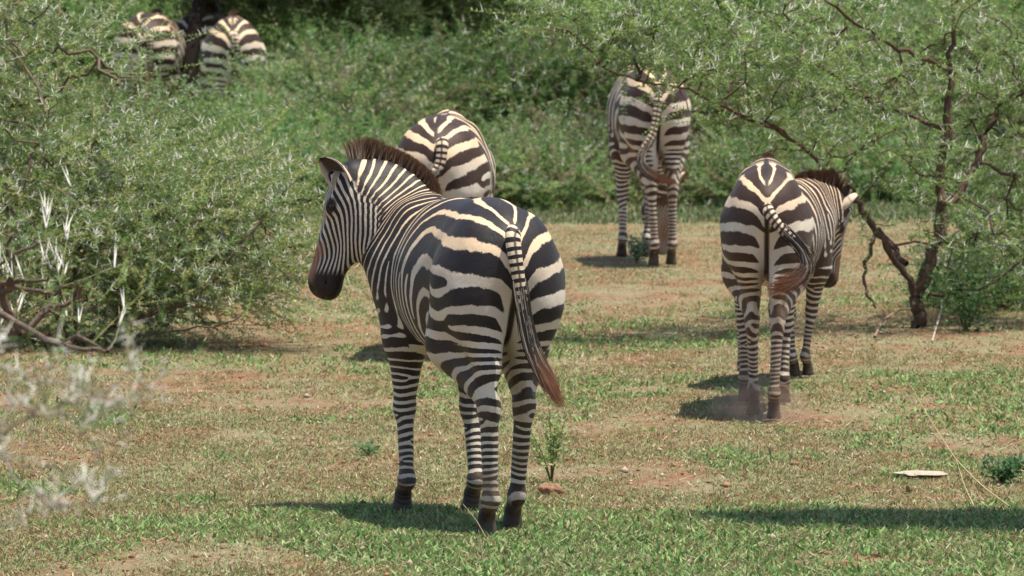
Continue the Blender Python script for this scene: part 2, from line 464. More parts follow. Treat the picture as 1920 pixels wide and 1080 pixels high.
    wf = np.clip(sstep(.90, .76, zf) * np.where(z < .66, 1, fm * .9) * (x > .55), 0, 1)
    pb = phi_f(zf) + lown * .7 + hf_ * .9
    # head
    rel = P - poll; q = np.stack([rel @ u, rel @ v, rel @ wv], 1) / hs
    wh = 1 / (1 + np.exp(np.clip((dh - dn_) / .012 + .2 - (q[:, 0] - .07) * 30, -30, 30))) * (np.linalg.norm(q, axis=1) < .62) * (dh < .03)
    side_ph = np.hypot((q[:, 0] - .45) * .60, (q[:, 2] - .0) * 1.25) / .0225 + (vnoise(P, 11.0, int(wn) + 5) - .5) * 1.1
    top_ph = np.abs(q[:, 1]) / .016 + (q[:, 0]) * 4
    tw = sstep(-.028, .005, q[:, 2]) * sstep(.40, .30, q[:, 0])
    hp = side_ph * (1 - tw) + (top_ph) * tw + lown * .8
    pb = np.where(wh > .5, hp, pb); wt = np.where(wh > .02, wh, wf * (wh < .02))
    # forks: pairs of stripe dislocations
    th = np.zeros(len(P)); rf = np.random.default_rng(seed + 500)
    def dip(mask, i, j, c0, c1):
        a_ = np.arctan2(P[:, j] - c0[1], P[:, i] - c0[0]) - np.arctan2(P[:, j] - c1[1], P[:, i] - c1[0])
        return np.where(mask, a_, 0)
    for sd_ in (1, -1):
        ms = (y * sd_ > 0) & (wh < .3)
        for k in range(2):
            x0, z0 = rf.uniform(-.14, .02), rf.uniform(.72, 1.0); th += rf.choice([-1, 1]) * dip(ms & (x < 1.2), 0, 2, (x0, z0), (x0 + rf.uniform(.15, .28), z0 + rf.uniform(-.04, .02)))
        for k in range(4):
            x0, z0 = rf.uniform(.35, .95), rf.uniform(.72, 1.1); th += rf.choice([-1, 1]) * dip(ms & (x > -1), 0, 2, (x0, z0), (x0 + rf.uniform(-.05, .05), z0 + rf.choice([-1, 1]) * rf.uniform(.12, .3)))
    for li in range(4):
        J = legs[li][2]; own = (hidx == li) if li < 2 else (fidx == li)
        near = (dls[li] < .03) & own & (z < .72)
        for k in range(4):
            q_ = rf.uniform(0, 1); z0 = .16 + .44 * q_; zz_ = [j[2] for j in J][::-1]; xc = np.interp(z0, zz_, [j[0] for j in J][::-1]); yc = np.interp(z0, zz_, [j[1] for j in J][::-1])
            hw_ = .02 + .03 * q_; s_ = rf.choice([-1, 1])
            if rf.random() < .6: th += s_ * dip(near, 1, 2, (yc + rf.uniform(-1, 1) * hw_, z0), (yc + rf.choice([-1, 1]) * .14, z0 + .01))
            else: th += s_ * dip(near, 0, 2, (xc + rf.uniform(-1, 1) * hw_, z0), (xc + rf.choice([-1, 1]) * .16, z0 + .01))
    # duty, dark, tan
    duty = .30 - .0 * z
    duty = np.where(z > .55, duty + .14 * sstep(.9, 1.1, z) + .22 * sstep(1.12, 1.19, z) * sstep(.5, .3, x) + .15 * sstep(.15, .3, x), .20) + dz + (vnoise(P, 7.0, int(wn) + 9) - .5) * .5
    duty = duty + .12 * sstep(.3, .8, x) * (z > .6)
    belly = sstep(.72, .64, z) * sstep(.24, .12, ay) * (dt < .03) * (x > .2) * (x < .85)
    duty = duty - 1.6 * belly
    inner = rear * sstep(.075, .02, ay) * sstep(1.0, .9, z) * sstep(.55, .66, z)
    duty = duty - 1.3 * inner - .45 * rear * sstep(.12, .05, ay) * sstep(1.0, .88, z) * sstep(.6, .68, z)
    innerleg = ((z < .72) & (z > .5)) * (x < .3) * sstep(.05, .02, np.where(hidx == 0, y, -y) - 0)
    duty = duty - .9 * innerleg
    duty = np.where(wh > .5, .18 if h < .01 else .5, duty) + (0 if h < .01 else .45) * neckm * (wh < .5)
    dark = sstep(.016, .009, ay + .004 * lown) * sstep(1.12, 1.17, z) * (x < .85) * (x > -.22)
    dark = np.maximum(dark, rear * sstep(.020, .010, ay) * sstep(1.04, 1.0, z) * sstep(.66, .72, z))
    foot = np.where(np.minimum(dhind, dfront) < .05, np.where(dhind < dfront, zh, zf), 9)
    dark = np.maximum(dark, sstep(.13, .07, foot + .03 * lown) * .95)
    muz = sstep(.40, .44, q[:, 0] + .25 * (-.06 - q[:, 2]) + .04 * lown) * (wh > .3)
    rust = sstep(.27, .34, q[:, 0]) * sstep(-.075, -.045, q[:, 2]) * sstep(.065, .045, np.abs(q[:, 1])) * (wh > .3) * sstep(.49, .45, q[:, 0]) * .9
    dark = np.maximum(dark, muz)
    eyer = np.linalg.norm(q * np.array([.8, 1, 1.1]) - np.array([.108, 0, -.045]) - np.stack([0 * x, np.sign(q[:, 1]) * .085, 0 * x], 1), axis=1)
    dark = np.maximum(dark, sstep(.036, .022, eyer))
    earr = 0
    tan = np.clip(sstep(.93, 1.16, z + .06 * lown) * .9 + .12, 0, 1)
    tan = np.where(wh > .5, .25, tan)
    dust = .50 * sstep(.42, .02, z) + .12 * sstep(.75, .62, z) + .02 + .12 * sstep(.1, -.2, x) * sstep(.9, .6, z)
    dust = dust * (1 - .7 * sstep(.10, .05, foot))
    dust = np.clip(dust * (.6 + .8 * vnoise(P, 12.0, 77)), 0, .6)
    if h > .012 or True: pass
    mt = MZ[mat]
    body = mesh_obj('body', V, F, mt, root, dict(pa=pa, pb=pb, wt=wt, duty=duty, dark=dark, tan=tan, rust=rust, dust=dust, dsin=np.sin(th), dcosm=1 - np.cos(th)), smooth=True)
    # ---- eyes
    for sgn in (1, -1):
        c = H(.135, sgn * .0795, -.045)
        th = np.linspace(0, np.pi, 9); ps = np.linspace(0, 2 * np.pi, 14, endpoint=False)
        EV = np.array([[math.sin(a) * math.cos(b), math.sin(a) * math.sin(b), math.cos(a)] for a in th for b in ps]) * .0195 + c
        EF = [[i * 14 + j, (i + 1) * 14 + j, (i + 1) * 14 + (j + 1) % 14, i * 14 + (j + 1) % 14] for i in range(8) for j in range(14)]
        mesh_obj('eye', EV, EF, M_EYE, root, smooth=True)
    # ---- ears
    for sgn in (1, -1):
        base = H(ear_base[0], sgn * ear_base[1], ear_base[2])
        edir = nrm(-u * (.85 if ear_out > 0 else .3) + wv * .55 + v * sgn * .42 * abs(ear_out))
        opn = nrm(v * sgn * .75 + wv * .55 + u * .35)
        if ears: edir = tod(ears[0 if sgn > 0 else 1][0]); opn = tod(ears[0 if sgn > 0 else 1][1])
        opn = nrm(opn - edir * (opn @ edir)); sd = np.cross(edir, opn)
        nu, nv_ = 13, 14; EL = ear_len
        vs = []; cc = []
        tv = np.linspace(0, 1, nv_); uu = np.linspace(-1, 1, nu)
        for layer in (0, 1):
            for t in tv:
                wd = .056 * (math.sin(math.pi * min(t * .55 + .25, 1)) ** .9) * math.sqrt(max(0, 1 - max(0, (t - .6) / .4) ** 2.4)) + .002
                cup = .9 + .9 * (1 - t)
                for a in uu:
                    ang = a * cup
                    rr = wd * (1.0 if layer == 0 else .88)
                    p = base + edir * (t * EL) + sd * math.sin(ang) * rr - opn * (math.cos(ang) * rr * .8 - wd * .3)
                    p = p + opn * .02 * t * t
                    vs.append(p)
                    if layer == 0:
                        k_ = (t > .90) * 1.0 or (0.42 < t < .52) * .5
                        c_ = np.array((.62, .50, .37)) * (1 - k_) + np.array((.03, .02, .016)) * k_
                    else:
                        e_ = sstep(.45, .8, abs(a)); c_ = np.array((.075, .055, .045)) * (1 - e_) + np.array((.5, .43, .34)) * e_
                        c_ = c_ * (1 if t < .9 else .4)
                    cc.append(c_)
        fs = []
        nn2 = nu * nv_
        for i in range(nv_ - 1):
            for j in range(nu - 1):
                a = i * nu + j
                fs.append([a, a + 1, a + nu + 1, a + nu]); fs.append([nn2 + a, nn2 + a + nu, nn2 + a + nu + 1, nn2 + a + 1])
        for i in range(nv_ - 1):
            for j, (e0) in ((0, 0), (nu - 1, 0)):
                a = i * nu + j; fs.append([a, a + nu, nn2 + a + nu, nn2 + a])
        for j in range(nu - 1):
            a = (nv_ - 1) * nu + j; fs.append([a, a + 1, nn2 + a + 1, nn2 + a])
        mesh_obj('ear', vs, fs, M_HAIR, root, cols=np.array(cc), smooth=True)
    # ---- mane
    n = mane_n
    tt = rng.uniform(.02, 1.04, n); lat = rng.normal(0, .013, n).clip(-.024, .024)
    def lerp(A, t): 
        i = np.clip(t * 8, 0, 7.999); k = i.astype(int); fr = (i - k)
        return A[k] * (1 - fr)[:, None] + A[k + 1] * fr[:, None] if A.ndim > 1 else A[k] * (1 - fr) + A[k + 1] * fr
    tcl = np.clip(tt, 0, 1)
    C_, N_, T_ = lerp(NC, tcl), nrm(lerp(NN, tcl)), nrm(lerp(NT, tcl)); hh_ = lerp(hh, tcl)
    over = np.clip(tt - 1, 0, 1)[:, None] / .10
    rootp = C_ + N_ * (hh_ - .012)[:, None]
    pe = H(.0, 0, .012)
    rootp = rootp * (1 - over) + pe * over
    B_ = np.cross(N_, T_)
    N2 = nrm(N_ * (1 - over) + (wv * .7 + u * .35) * over)
    rootp = rootp + B_ * lat[:, None] - N2 * (np.abs(lat) * .5)[:, None]
    Ln = mane_len * np.interp(tt, [0, .12, .3, .8, 1, 1.1], [.25, .8, 1, 1.15, 1.5, 1.3]) * rng.uniform(.8, 1.1, n)
    dirn = nrm(N2 + B_ * (lat * 9 + rng.normal(0, .06, n))[:, None] + T_ * rng.normal(.02, .09, n)[:, None])
    sd = nrm(np.cross(dirn, rng.normal(size=(n, 3))))
    wd = hair_w
    p0 = rootp; p1 = rootp + dirn * (Ln * .55)[:, None]; p2 = rootp + dirn * Ln[:, None] + T_ * rng.normal(0, .006, n)[:, None]
    HV = np.stack([p0 - sd * wd, p0 + sd * wd, p1 + sd * wd, p1 - sd * wd, p2 + sd * wd * .25, p2 - sd * wd * .25], 1).reshape(-1, 3)
    b6 = np.arange(n)[:, None] * 6
    HF = np.concatenate([b6 + [0, 1, 2, 3], b6 + [3, 2, 4, 5]])
    arc_m = .86 + np.interp(tt, ts, cum); mph = np.interp(arc_m, [-.5, .2, .35, .5, .85, 1.0, 1.5], [-10.5, 0, 3.0, 5.4, 10.4, 12.6, 33.0]) + off + .2
    stp = (np.sin(2 * np.pi * mph + rng.normal(0, .3, n)) > -.25)
    dk = np.array((.050, .028, .018)); lt = np.array((.52, .42, .29))
    base_c = np.where(stp[:, None], dk[None] * rng.uniform(.6, 1.3, n)[:, None], lt[None] * rng.uniform(.7, 1.05, n)[:, None])
    mid_c = np.where(stp[:, None], dk[None] * .9, (lt * .55 + dk * .45)[None]); tip_c = np.array((.11, .055, .03))[None] * rng.uniform(.8, 2.0, n)[:, None]
    HC_ = np.stack([base_c, base_c, mid_c, mid_c, tip_c, tip_c], 1).reshape(-1, 3)
    mesh_obj('mane', HV, HF, M_HAIR, root, cols=HC_)
    # ---- tail
    TP = np.array([tol(at(px, py, Y)) for px, py, Y in tail_px])
    def cat(Pts, t):
        n_ = len(Pts) - 1; i = np.clip(t * n_, 0, n_ - 1e-6); k = i.astype(int); fr = (i - k)[:, None]
        g = lambda a: Pts[np.clip(a, 0, n_)]
        a, b, c, d = g(k - 1), g(k), g(k + 1), g(k + 2)
        return .5 * (2 * b + (c - a) * fr + (2 * a - 5 * b + 4 * c - d) * fr ** 2 + (3 * b - a - 3 * c + d) * fr ** 3)
    nt_ = 60; tsx = np.linspace(0, 1, nt_); TC = cat(TP, tsx)
    TT = nrm(np.gradient(TC, axis=0)); bk = np.array([-1., 0, 0]); S_ = nrm(np.cross(TT, bk)); B2 = np.cross(S_, TT)
    nd = int(nt_ * .55)
    rw = np.interp(tsx, [0, .06, .3, .55, .7], [.018, .036, .028, .019, .010])
    A_ = np.linspace(0, 2 * np.pi, 20, endpoint=False)
    tv_ = []; pa_ = []; dk_ = []
    carc = np.concatenate([[0], np.cumsum(np.linalg.norm(np.diff(TC, axis=0), axis=1))])
    for i in range(nd + 3):
        for a in A_:
            tv_.append(TC[i] + S_[i] * math.cos(a) * rw[i] + B2[i] * math.sin(a) * rw[i] * .72)
            pa_.append(carc[i] / .030); dk_.append(float(abs(math.cos(a)) * rw[i] < .0045) + 0)
    nr = nd + 3
    tf = [[i * 20 + j, i * 20 + (j + 1) % 20, (i + 1) * 20 + (j + 1) % 20, (i + 1) * 20 + j] for i in range(nr - 1) for j in range(20)]
    nvv = len(tv_)
    tail = mesh_obj('tail', tv_, tf, mt, root, dict(pa=pa_, pb=pa_, wt=[0] * nvv, duty=[.0] * nvv, dark=dk_, tan=[.6] * nvv, rust=[0] * nvv), smooth=True)
    nh = tail_hair
    s0 = rng.uniform(.34, .72, nh); s1 = np.minimum(s0 + rng.uniform(.25, .5, nh), rng.uniform(.86, 1.0, nh)); s1 = np.maximum(s1, s0 + .1).clip(0, 1)
    ang = rng.uniform(0, 2 * np.pi, nh); segs = 7
    HV = []; cl = []
    spread = rng.normal(0, 1, (nh, 2))
    for k in range(segs + 1):
        s_ = s0 + (s1 - s0) * k / segs
        C = cat(TP, s_); ii = np.clip(s_ * (nt_ - 1), 0, nt_ - 1).astype(int)
        rr = np.interp(s_, [.3, .5, .7, .88, 1], [.030, .024, .026, .022, .006])
        r0 = rr * np.where(k == 0, .9, 1)
        C = C + S_[ii] * (np.cos(ang) * r0 * (.5 + .5 * np.abs(spread[:, 0]).clip(0, 1.6)))[:, None] + B2[ii] * (np.sin(ang) * r0 * .7)[:, None]
        C = C + S_[ii] * (spread[:, 1] * .010 * hair_spread * (k / segs) ** 2)[:, None]
        wdh = .0022 * (1 - .8 * (k / segs)) 
        HV.append(C - S_[ii] * wdh); HV.append(C + S_[ii] * wdh)
        dkc = np.array((.03, .025, .022)); rst = np.array((.17, .07, .035)); gr = np.array((.30, .25, .19))
        m_ = sstep(.62, .95, s_)[:, None]; g_ = (rng.random(nh) < .3)[:, None] if k == 0 else g_
        c = np.where(g_, gr, dkc) * (1 - m_) + rst * m_ * (.8 + .6 * (spread[:, 0:1] > 0))
        cl.append(c); cl.append(c)
    HV = np.stack(HV, 1).reshape(-1, 3); cl = np.stack(cl, 1).reshape(-1, 3)
    st_ = 2 * (segs + 1); bb = np.arange(nh)[:, None] * st_
    HF = np.concatenate([bb + [2 * k, 2 * k + 1, 2 * k + 3, 2 * k + 2] for k in range(segs)])
    mesh_obj('tassel', HV, HF, M_HAIR, tail, cols=cl)
    print('zebra', name, len(V), round(time.time() - t0, 1))
    return root

def px_x(px, Y): return (px - 960) / FPX * Y
R_ = math.radians
# hero
HY = 25.75
zebra('zebra', 'nearest black striped zebra, standing with its head turned in profile and upright brown mane',
      (-.055, HY), R_(16), [(-.13, .085, 0), (.06, -.085, 0)], [(.88, .140, 0), (.80, -.14, 0)],
      at(641, 323, 26.72), (-.32, .08, -.94), (-.86, .42, .24),
      [(965, 432, HY - .24), (962, 452, HY - .29), (972, 520, HY - .31), (983, 590, HY - .31), (998, 655, HY - .32), (1022, 705, HY - .34), (1056, 768, HY - .37)],
      legk=1.08, wy=.93, ear_base=(.03, .062, -.062), hs=.95, ear_len=.155, h=.007, mat=0, seed=3, mane_n=12000, tail_hair=700, dz=.06, mane_len=.080,
      neck_px=[((790, 400, 26.65), (768, 590, 26.55)), ((776, 360, 26.7), (748, 545, 26.62)), ((750, 332, 26.75), (728, 494, 26.68)), ((710, 308, 26.76), (702, 452, 26.7)), ((668, 308, 26.76), (672, 416, 26.72))],
      ears=[((-.60, -.12, .70), (-.50, -.82, -.25)), ((.1, .7, .6), (.2, .3, -.5))])
if True:
    YB = 31.4
    zebra('zebra', 'brown striped zebra walking away on the right, in front of the small tree',
          (px_x(1438, YB), YB), R_(-2), [(.10, .075, 0), (-.17, -.045, 0)], [(.98, .13, 0), (.90, -.11, 0)],
          (px_x(1452, 32.9), 32.75, .80), (.05, .5, -.85), (0, .8, .6),
          [(1440, 385, YB - .22), (1442, 398, YB - .27), (1462, 425, YB - .30), (1500, 465, YB - .33), (1512, 500, YB - .34), (1485, 528, YB - .36), (1435, 545, YB - .38)],
          scale=.93, wy=.84, h=.0085, mat=1, seed=11, mane_n=3500, tail_hair=700, hair_spread=2.4, mane_len=.06)
    YG = 33.4
    zebra('zebra', 'young zebra half hidden behind the walking zebra, head hanging low by the tree limb',
          (px_x(1430, YG), YG), R_(-18), [(-.1, .10, 0), (.05, -.12, 0)], [(.85, .045, 0), (.92, -.035, 0)],
          at(1582, 386, 34.25), (-.05, .05, -.98), (.90, .40, .05),
          [(1418, 430, YG - .1), (1416, 450, YG - .12), (1414, 500, YG - .12), (1414, 560, YG - .12), (1414, 600, YG - .12)],
          scale=.80, wy=.84, h=.0095, mat=1, seed=12, mane_n=3000, tail_hair=120, neck_k=.6, ear_len=.15, ears=[((.5, .1, .75), (-.1, -.9, -.2)), ((.72, .1, .65), (.6, .3, -.7))])
    YC = 44.4
    zebra('zebra', 'distant zebra grazing under the thorny branch, rust tipped tail swishing across its hind legs',
          (px_x(1228, YC), YC), R_(5), [(-.10, .02, 0), (-.06, -.12, 0)], [(.86, .14, 0), (.88, -.05, 0)],
          at(1258, 352, 45.9), (-.02, .1, -.98), (.75, .62, .1),
          [(1232, 172, YC - .22), (1234, 186, YC - .28), (1224, 250, YC - .32), (1204, 285, YC - .36), (1205, 312, YC - .38), (1230, 332, YC - .40), (1266, 344, YC - .42)],
          scale=1.05, wy=.82, h=.011, mat=1, seed=13, dz=-.15, mane_n=2500, hair_w=.003, neck_k=.6)
    YD = 35.5
    zebra('zebra', 'round rumped zebra directly behind the nearest zebra, showing only its striped hindquarters',
          (px_x(822, YD), YD), R_(-3), [(-.06, .11, 0), (.02, -.11, 0)], [(.90, .11, 0), (.86, -.11, 0)],
          (px_x(850, 37.1), 36.95, .40), (.1, .3, -.95), (.1, .9, .2),
          [(828, 262, YD - .24), (829, 275, YD - .29), (824, 310, YD - .31), (806, 335, YD - .33), (790, 372, YD - .33), (788, 420, YD - .33), (792, 470, YD - .33)],
          scale=1.0, wy=.98, h=.0095, mat=1, seed=14, dz=-.22, mane_n=1500, mane_len=.02)
    YE = 61.0
    zebra('zebra', 'far zebra at the upper left, mostly hidden behind twigs of the big thorn bush',
          (px_x(272, YE), YE), R_(-3), [(-.04, .11, 0), (.0, -.11, 0)], [(.90, .11, 0), (.9, -.11, 0)],
          (px_x(300, 62.3), 62.2, .95), (.1, .6, -.75), (.0, .8, .6),
          [(280, 62, YE - .24), (280, 70, YE - .29), (281, 95, YE - .3), (282, 120, YE - .3), (282, 150, YE - .3)],
          scale=1.08, h=.015, mat=1, seed=15, mane_n=900, tail_hair=100, hair_w=.004)
    YF = 60.0
    zebra('zebra', 'far zebra facing away behind the low bush, its cream rump in full sun',
          (px_x(437, YF), YF), R_(2), [(-.04, .11, 0), (.0, -.11, 0)], [(.90, .11, 0), (.9, -.11, 0)],
          (px_x(440, 61.6), 61.55, .7), (.0, .5, -.85), (.0, .9, .4),
          [(440, 66, YF - .24), (441, 74, YF - .29), (443, 100, YF - .3), (445, 130, YF - .3), (446, 160, YF - .3)],
          scale=1.06, h=.015, mat=1, seed=16, dz=-.15, mane_n=900, tail_hair=100, hair_w=.004)
    YH = 62.6
    zebra('zebra', 'dark shaded zebra with raised neck standing between the two far sunlit rumps',
          (px_x(368, YH), YH), R_(-6), [(-.04, .11, 0), (.0, -.11, 0)], [(.90, .11, 0), (.9, -.11, 0)],
          (px_x(384, 63.6), 63.75, 1.48), (.1, .8, -.55), (.0, .6, .8),
          [(365, 66, YH - .24), (365, 74, YH - .29), (365, 100, YH - .3), (365, 130, YH - .3), (365, 160, YH - .3)],
          scale=1.06, h=.015, mat=1, seed=17, mane_n=900, tail_hair=100, hair_w=.004)

# ------------------------------------------------------------------ plants
def tubes(paths, nside=4):
    """paths: list of (pts (k,3), radii (k,)) -> V, F"""
    VV = []; FF = []; base = 0
    ca = np.cos(np.arange(nside) * 2 * np.pi / nside); sa = np.sin(np.arange(nside) * 2 * np.pi / nside)
    for pts, rad in paths:
        pts = np.asarray(pts, float); k = len(pts)
        T = nrm(np.gradient(pts, axis=0)); ref = np.array([.37, .21, .9]) if abs(T[0, 2]) < .8 else np.array([1., .1, .2])
        A = nrm(np.cross(T, ref)); B = np.cross(T, A)
        r = np.asarray(rad, float)[:, None, None]
        VV.append((pts[:, None, :] + r * (A[:, None, :] * ca[None, :, None] + B[:, None, :] * sa[None, :, None])).reshape(-1, 3))
        i = np.arange(k - 1)[:, None] * nside; j = np.arange(nside)[None, :]; j2 = (j + 1) % nside
        FF.append(np.stack([base + i + j, base + i + j2, base + i + nside + j2, base + i + nside + j], -1).reshape(-1, 4))
        base += k * nside
    return np.concatenate(VV), np.concatenate(FF)

def grow(roots, rootr, cloud, rng, alpha=.35):
    """connects cloud points into a tree; returns pts, parent, nroot"""
    pts = [np.array(p) for p in roots]; n0 = len(pts)
    P = np.zeros((n0 + len(cloud), 3)); P[:n0] = roots
    dist = np.zeros(n0 + len(cloud)); dist[:n0] = 0
    par = np.full(n0 + len(cloud), -1)
    c0 = np.asarray(roots)
    order = np.argsort([np.min(np.linalg.norm(c0 - c, axis=1)) for c in cloud])
    m = n0
    for i in order:
        c = cloud[i]; d = np.linalg.norm(P[:m] - c, axis=1); cost = d + alpha * dist[:m]
        j = int(np.argmin(cost)); P[m] = c; par[m] = j; dist[m] = dist[j] + d[j]; m += 1
    return P, par, n0

def leaf_quads(b, d, l, w_, rng):
    n = len(b); s = nrm(np.cross(d, rng.normal(size=(n, 3))))
    l = l[:, None]; w_ = w_[:, None]
    return np.stack([b, b + d * l * .5 + s * w_ * .5, b + d * l, b + d * l * .5 - s * w_ * .5], 1).reshape(-1, 3)

def sprays(starts, dirs, rng, L=(.22, .42), nodes=14, leaves=3, leaf=(.028, .010), thorn=.5, tl=(.035, .06), tr=.0017, droop=.1,
           flat=None, upright=False,
           greens=None, tw_r=.0022, bark=(.16, .12, .08)):
    if flat: dirs = nrm(dirs * [1, 1, flat])
    n = len(starts); Ls = rng.uniform(*L, n)
    bend = rng.normal(0, .25, (n, 3)); bend[:, 2] += .12 - droop
    def pos(t):
        return starts[:, None, :] + (dirs[:, None, :] * t[None, :, None] + bend[:, None, :] * (t ** 2)[None, :, None]) * Ls[:, None, None]
    t = np.linspace(0, 1, 5); Pp = pos(t)
    # twig strips: 3 sided tubes vectorised
    T = nrm(Pp[:, -1] - Pp[:, 0]); A = nrm(np.cross(T, rng.normal(size=(n, 3)))); B = np.cross(T, A)
    r = np.interp(t, [0, 1], [tw_r, tw_r * .45])[None, :, None, None]
    c3 = np.cos(np.arange(3) * 2.0944)[None, None, :, None]; s3 = np.sin(np.arange(3) * 2.0944)[None, None, :, None]
    TV = (Pp[:, :, None, :] + r * (A[:, None, None, :] * c3 + B[:, None, None, :] * s3)).reshape(-1, 3)
    base = (np.arange(n) * 15)[:, None, None] + (np.arange(4) * 3)[None, :, None]; j = np.arange(3)[None, None, :]; j2 = (j + 1) % 3
    TF = np.stack([base + j, base + j2, base + 3 + j2, base + 3 + j], -1).reshape(-1, 4)
    # leaves
    tn = (np.arange(nodes) + .5) / nodes
    Pn = pos(tn); tang = nrm(dirs[:, None, :] + 2 * bend[:, None, :] * tn[None, :, None])
    Pn = np.repeat(Pn.reshape(-1, 3), leaves, 0); tg = np.repeat(tang.reshape(-1, 3), leaves, 0); m = len(Pn)
    rd = nrm(rng.normal(size=(m, 3))); rd[:, 2] = rd[:, 2] * .6 + .12
    rd = rd - tg * np.sum(rd * tg, 1, keepdims=True) * .8
    d = nrm(rd * 1.0 + tg * .35)
    keep = rng.random(m) < .9
    Pn, d = Pn[keep], d[keep]; m = len(Pn)
    LV = leaf_quads(Pn, d, leaf[0] * rng.uniform(.6, 1.25, m), leaf[1] * rng.uniform(.7, 1.2, m), rng)
    LF = np.arange(m * 4).reshape(-1, 4)
    g = greens if greens is not None else [(.085, .150, .048), (.13, .20, .075), (.06, .11, .035), (.17, .22, .09)]
    g = np.array(g); tw = np.repeat(rng.integers(0, len(g), n), nodes * leaves)[keep]
    cl = g[tw] * rng.uniform(.7, 1.3, m)[:, None] * np.array([1, 1, 1]) 
    cl = np.repeat(cl, 4, 0)
    # thorns
    nt2 = int(nodes * 1.0); Pt = pos((np.arange(nt2) + .3) / nt2); Pt = np.repeat(Pt.reshape(-1, 3), 2, 0); tgt = np.repeat(np.repeat(T, nt2, 0), 2, 0)
    keep = np.repeat(rng.random(n * nt2) < thorn, 2) & (np.repeat(rng.random(n) < .75, nt2 * 2)); Pt, tgt = Pt[keep], tgt[keep]; k = len(Pt)
    if k:
        sd = nrm(rng.normal(size=(k // 2, 3)) + np.array([0, 0, .35])); sd = np.repeat(sd, 2, 0)
        oth = nrm(np.cross(sd, tgt)); sg = np.tile([1, -1], k // 2)[:, None]
        td = nrm(sd * .8 + oth * sg * .55 + rng.normal(0, .1, (k, 3)))
        if upright: td = nrm(td * [.42, .42, .3] + [0, 0, 1.0 ])
        lt = np.repeat(rng.uniform(*tl, k // 2), 2)[:, None]
        a1 = nrm(np.cross(td, rng.normal(size=(k, 3)))); b1 = np.cross(td, a1)
        vs = [Pt + tr * (a1 * math.cos(q) + b1 * math.sin(q)) for q in (0, 2.094, 4.189)] + [Pt + td * lt]
        HV = np.stack(vs, 1).reshape(-1, 3); bb = np.arange(k)[:, None] * 4
        HF = np.concatenate([bb + [0, 1, 3], bb + [1, 2, 3], bb + [2, 0, 3]])
        tcx = np.array((.66, .64, .58))[None] * rng.uniform(.75, 1.15, k)[:, None]; hcl = np.repeat(tcx, 4, 0)
    else: HV = HF = hcl = None
    return (TV, TF), (LV, LF, cl), (HV, HF, hcl)

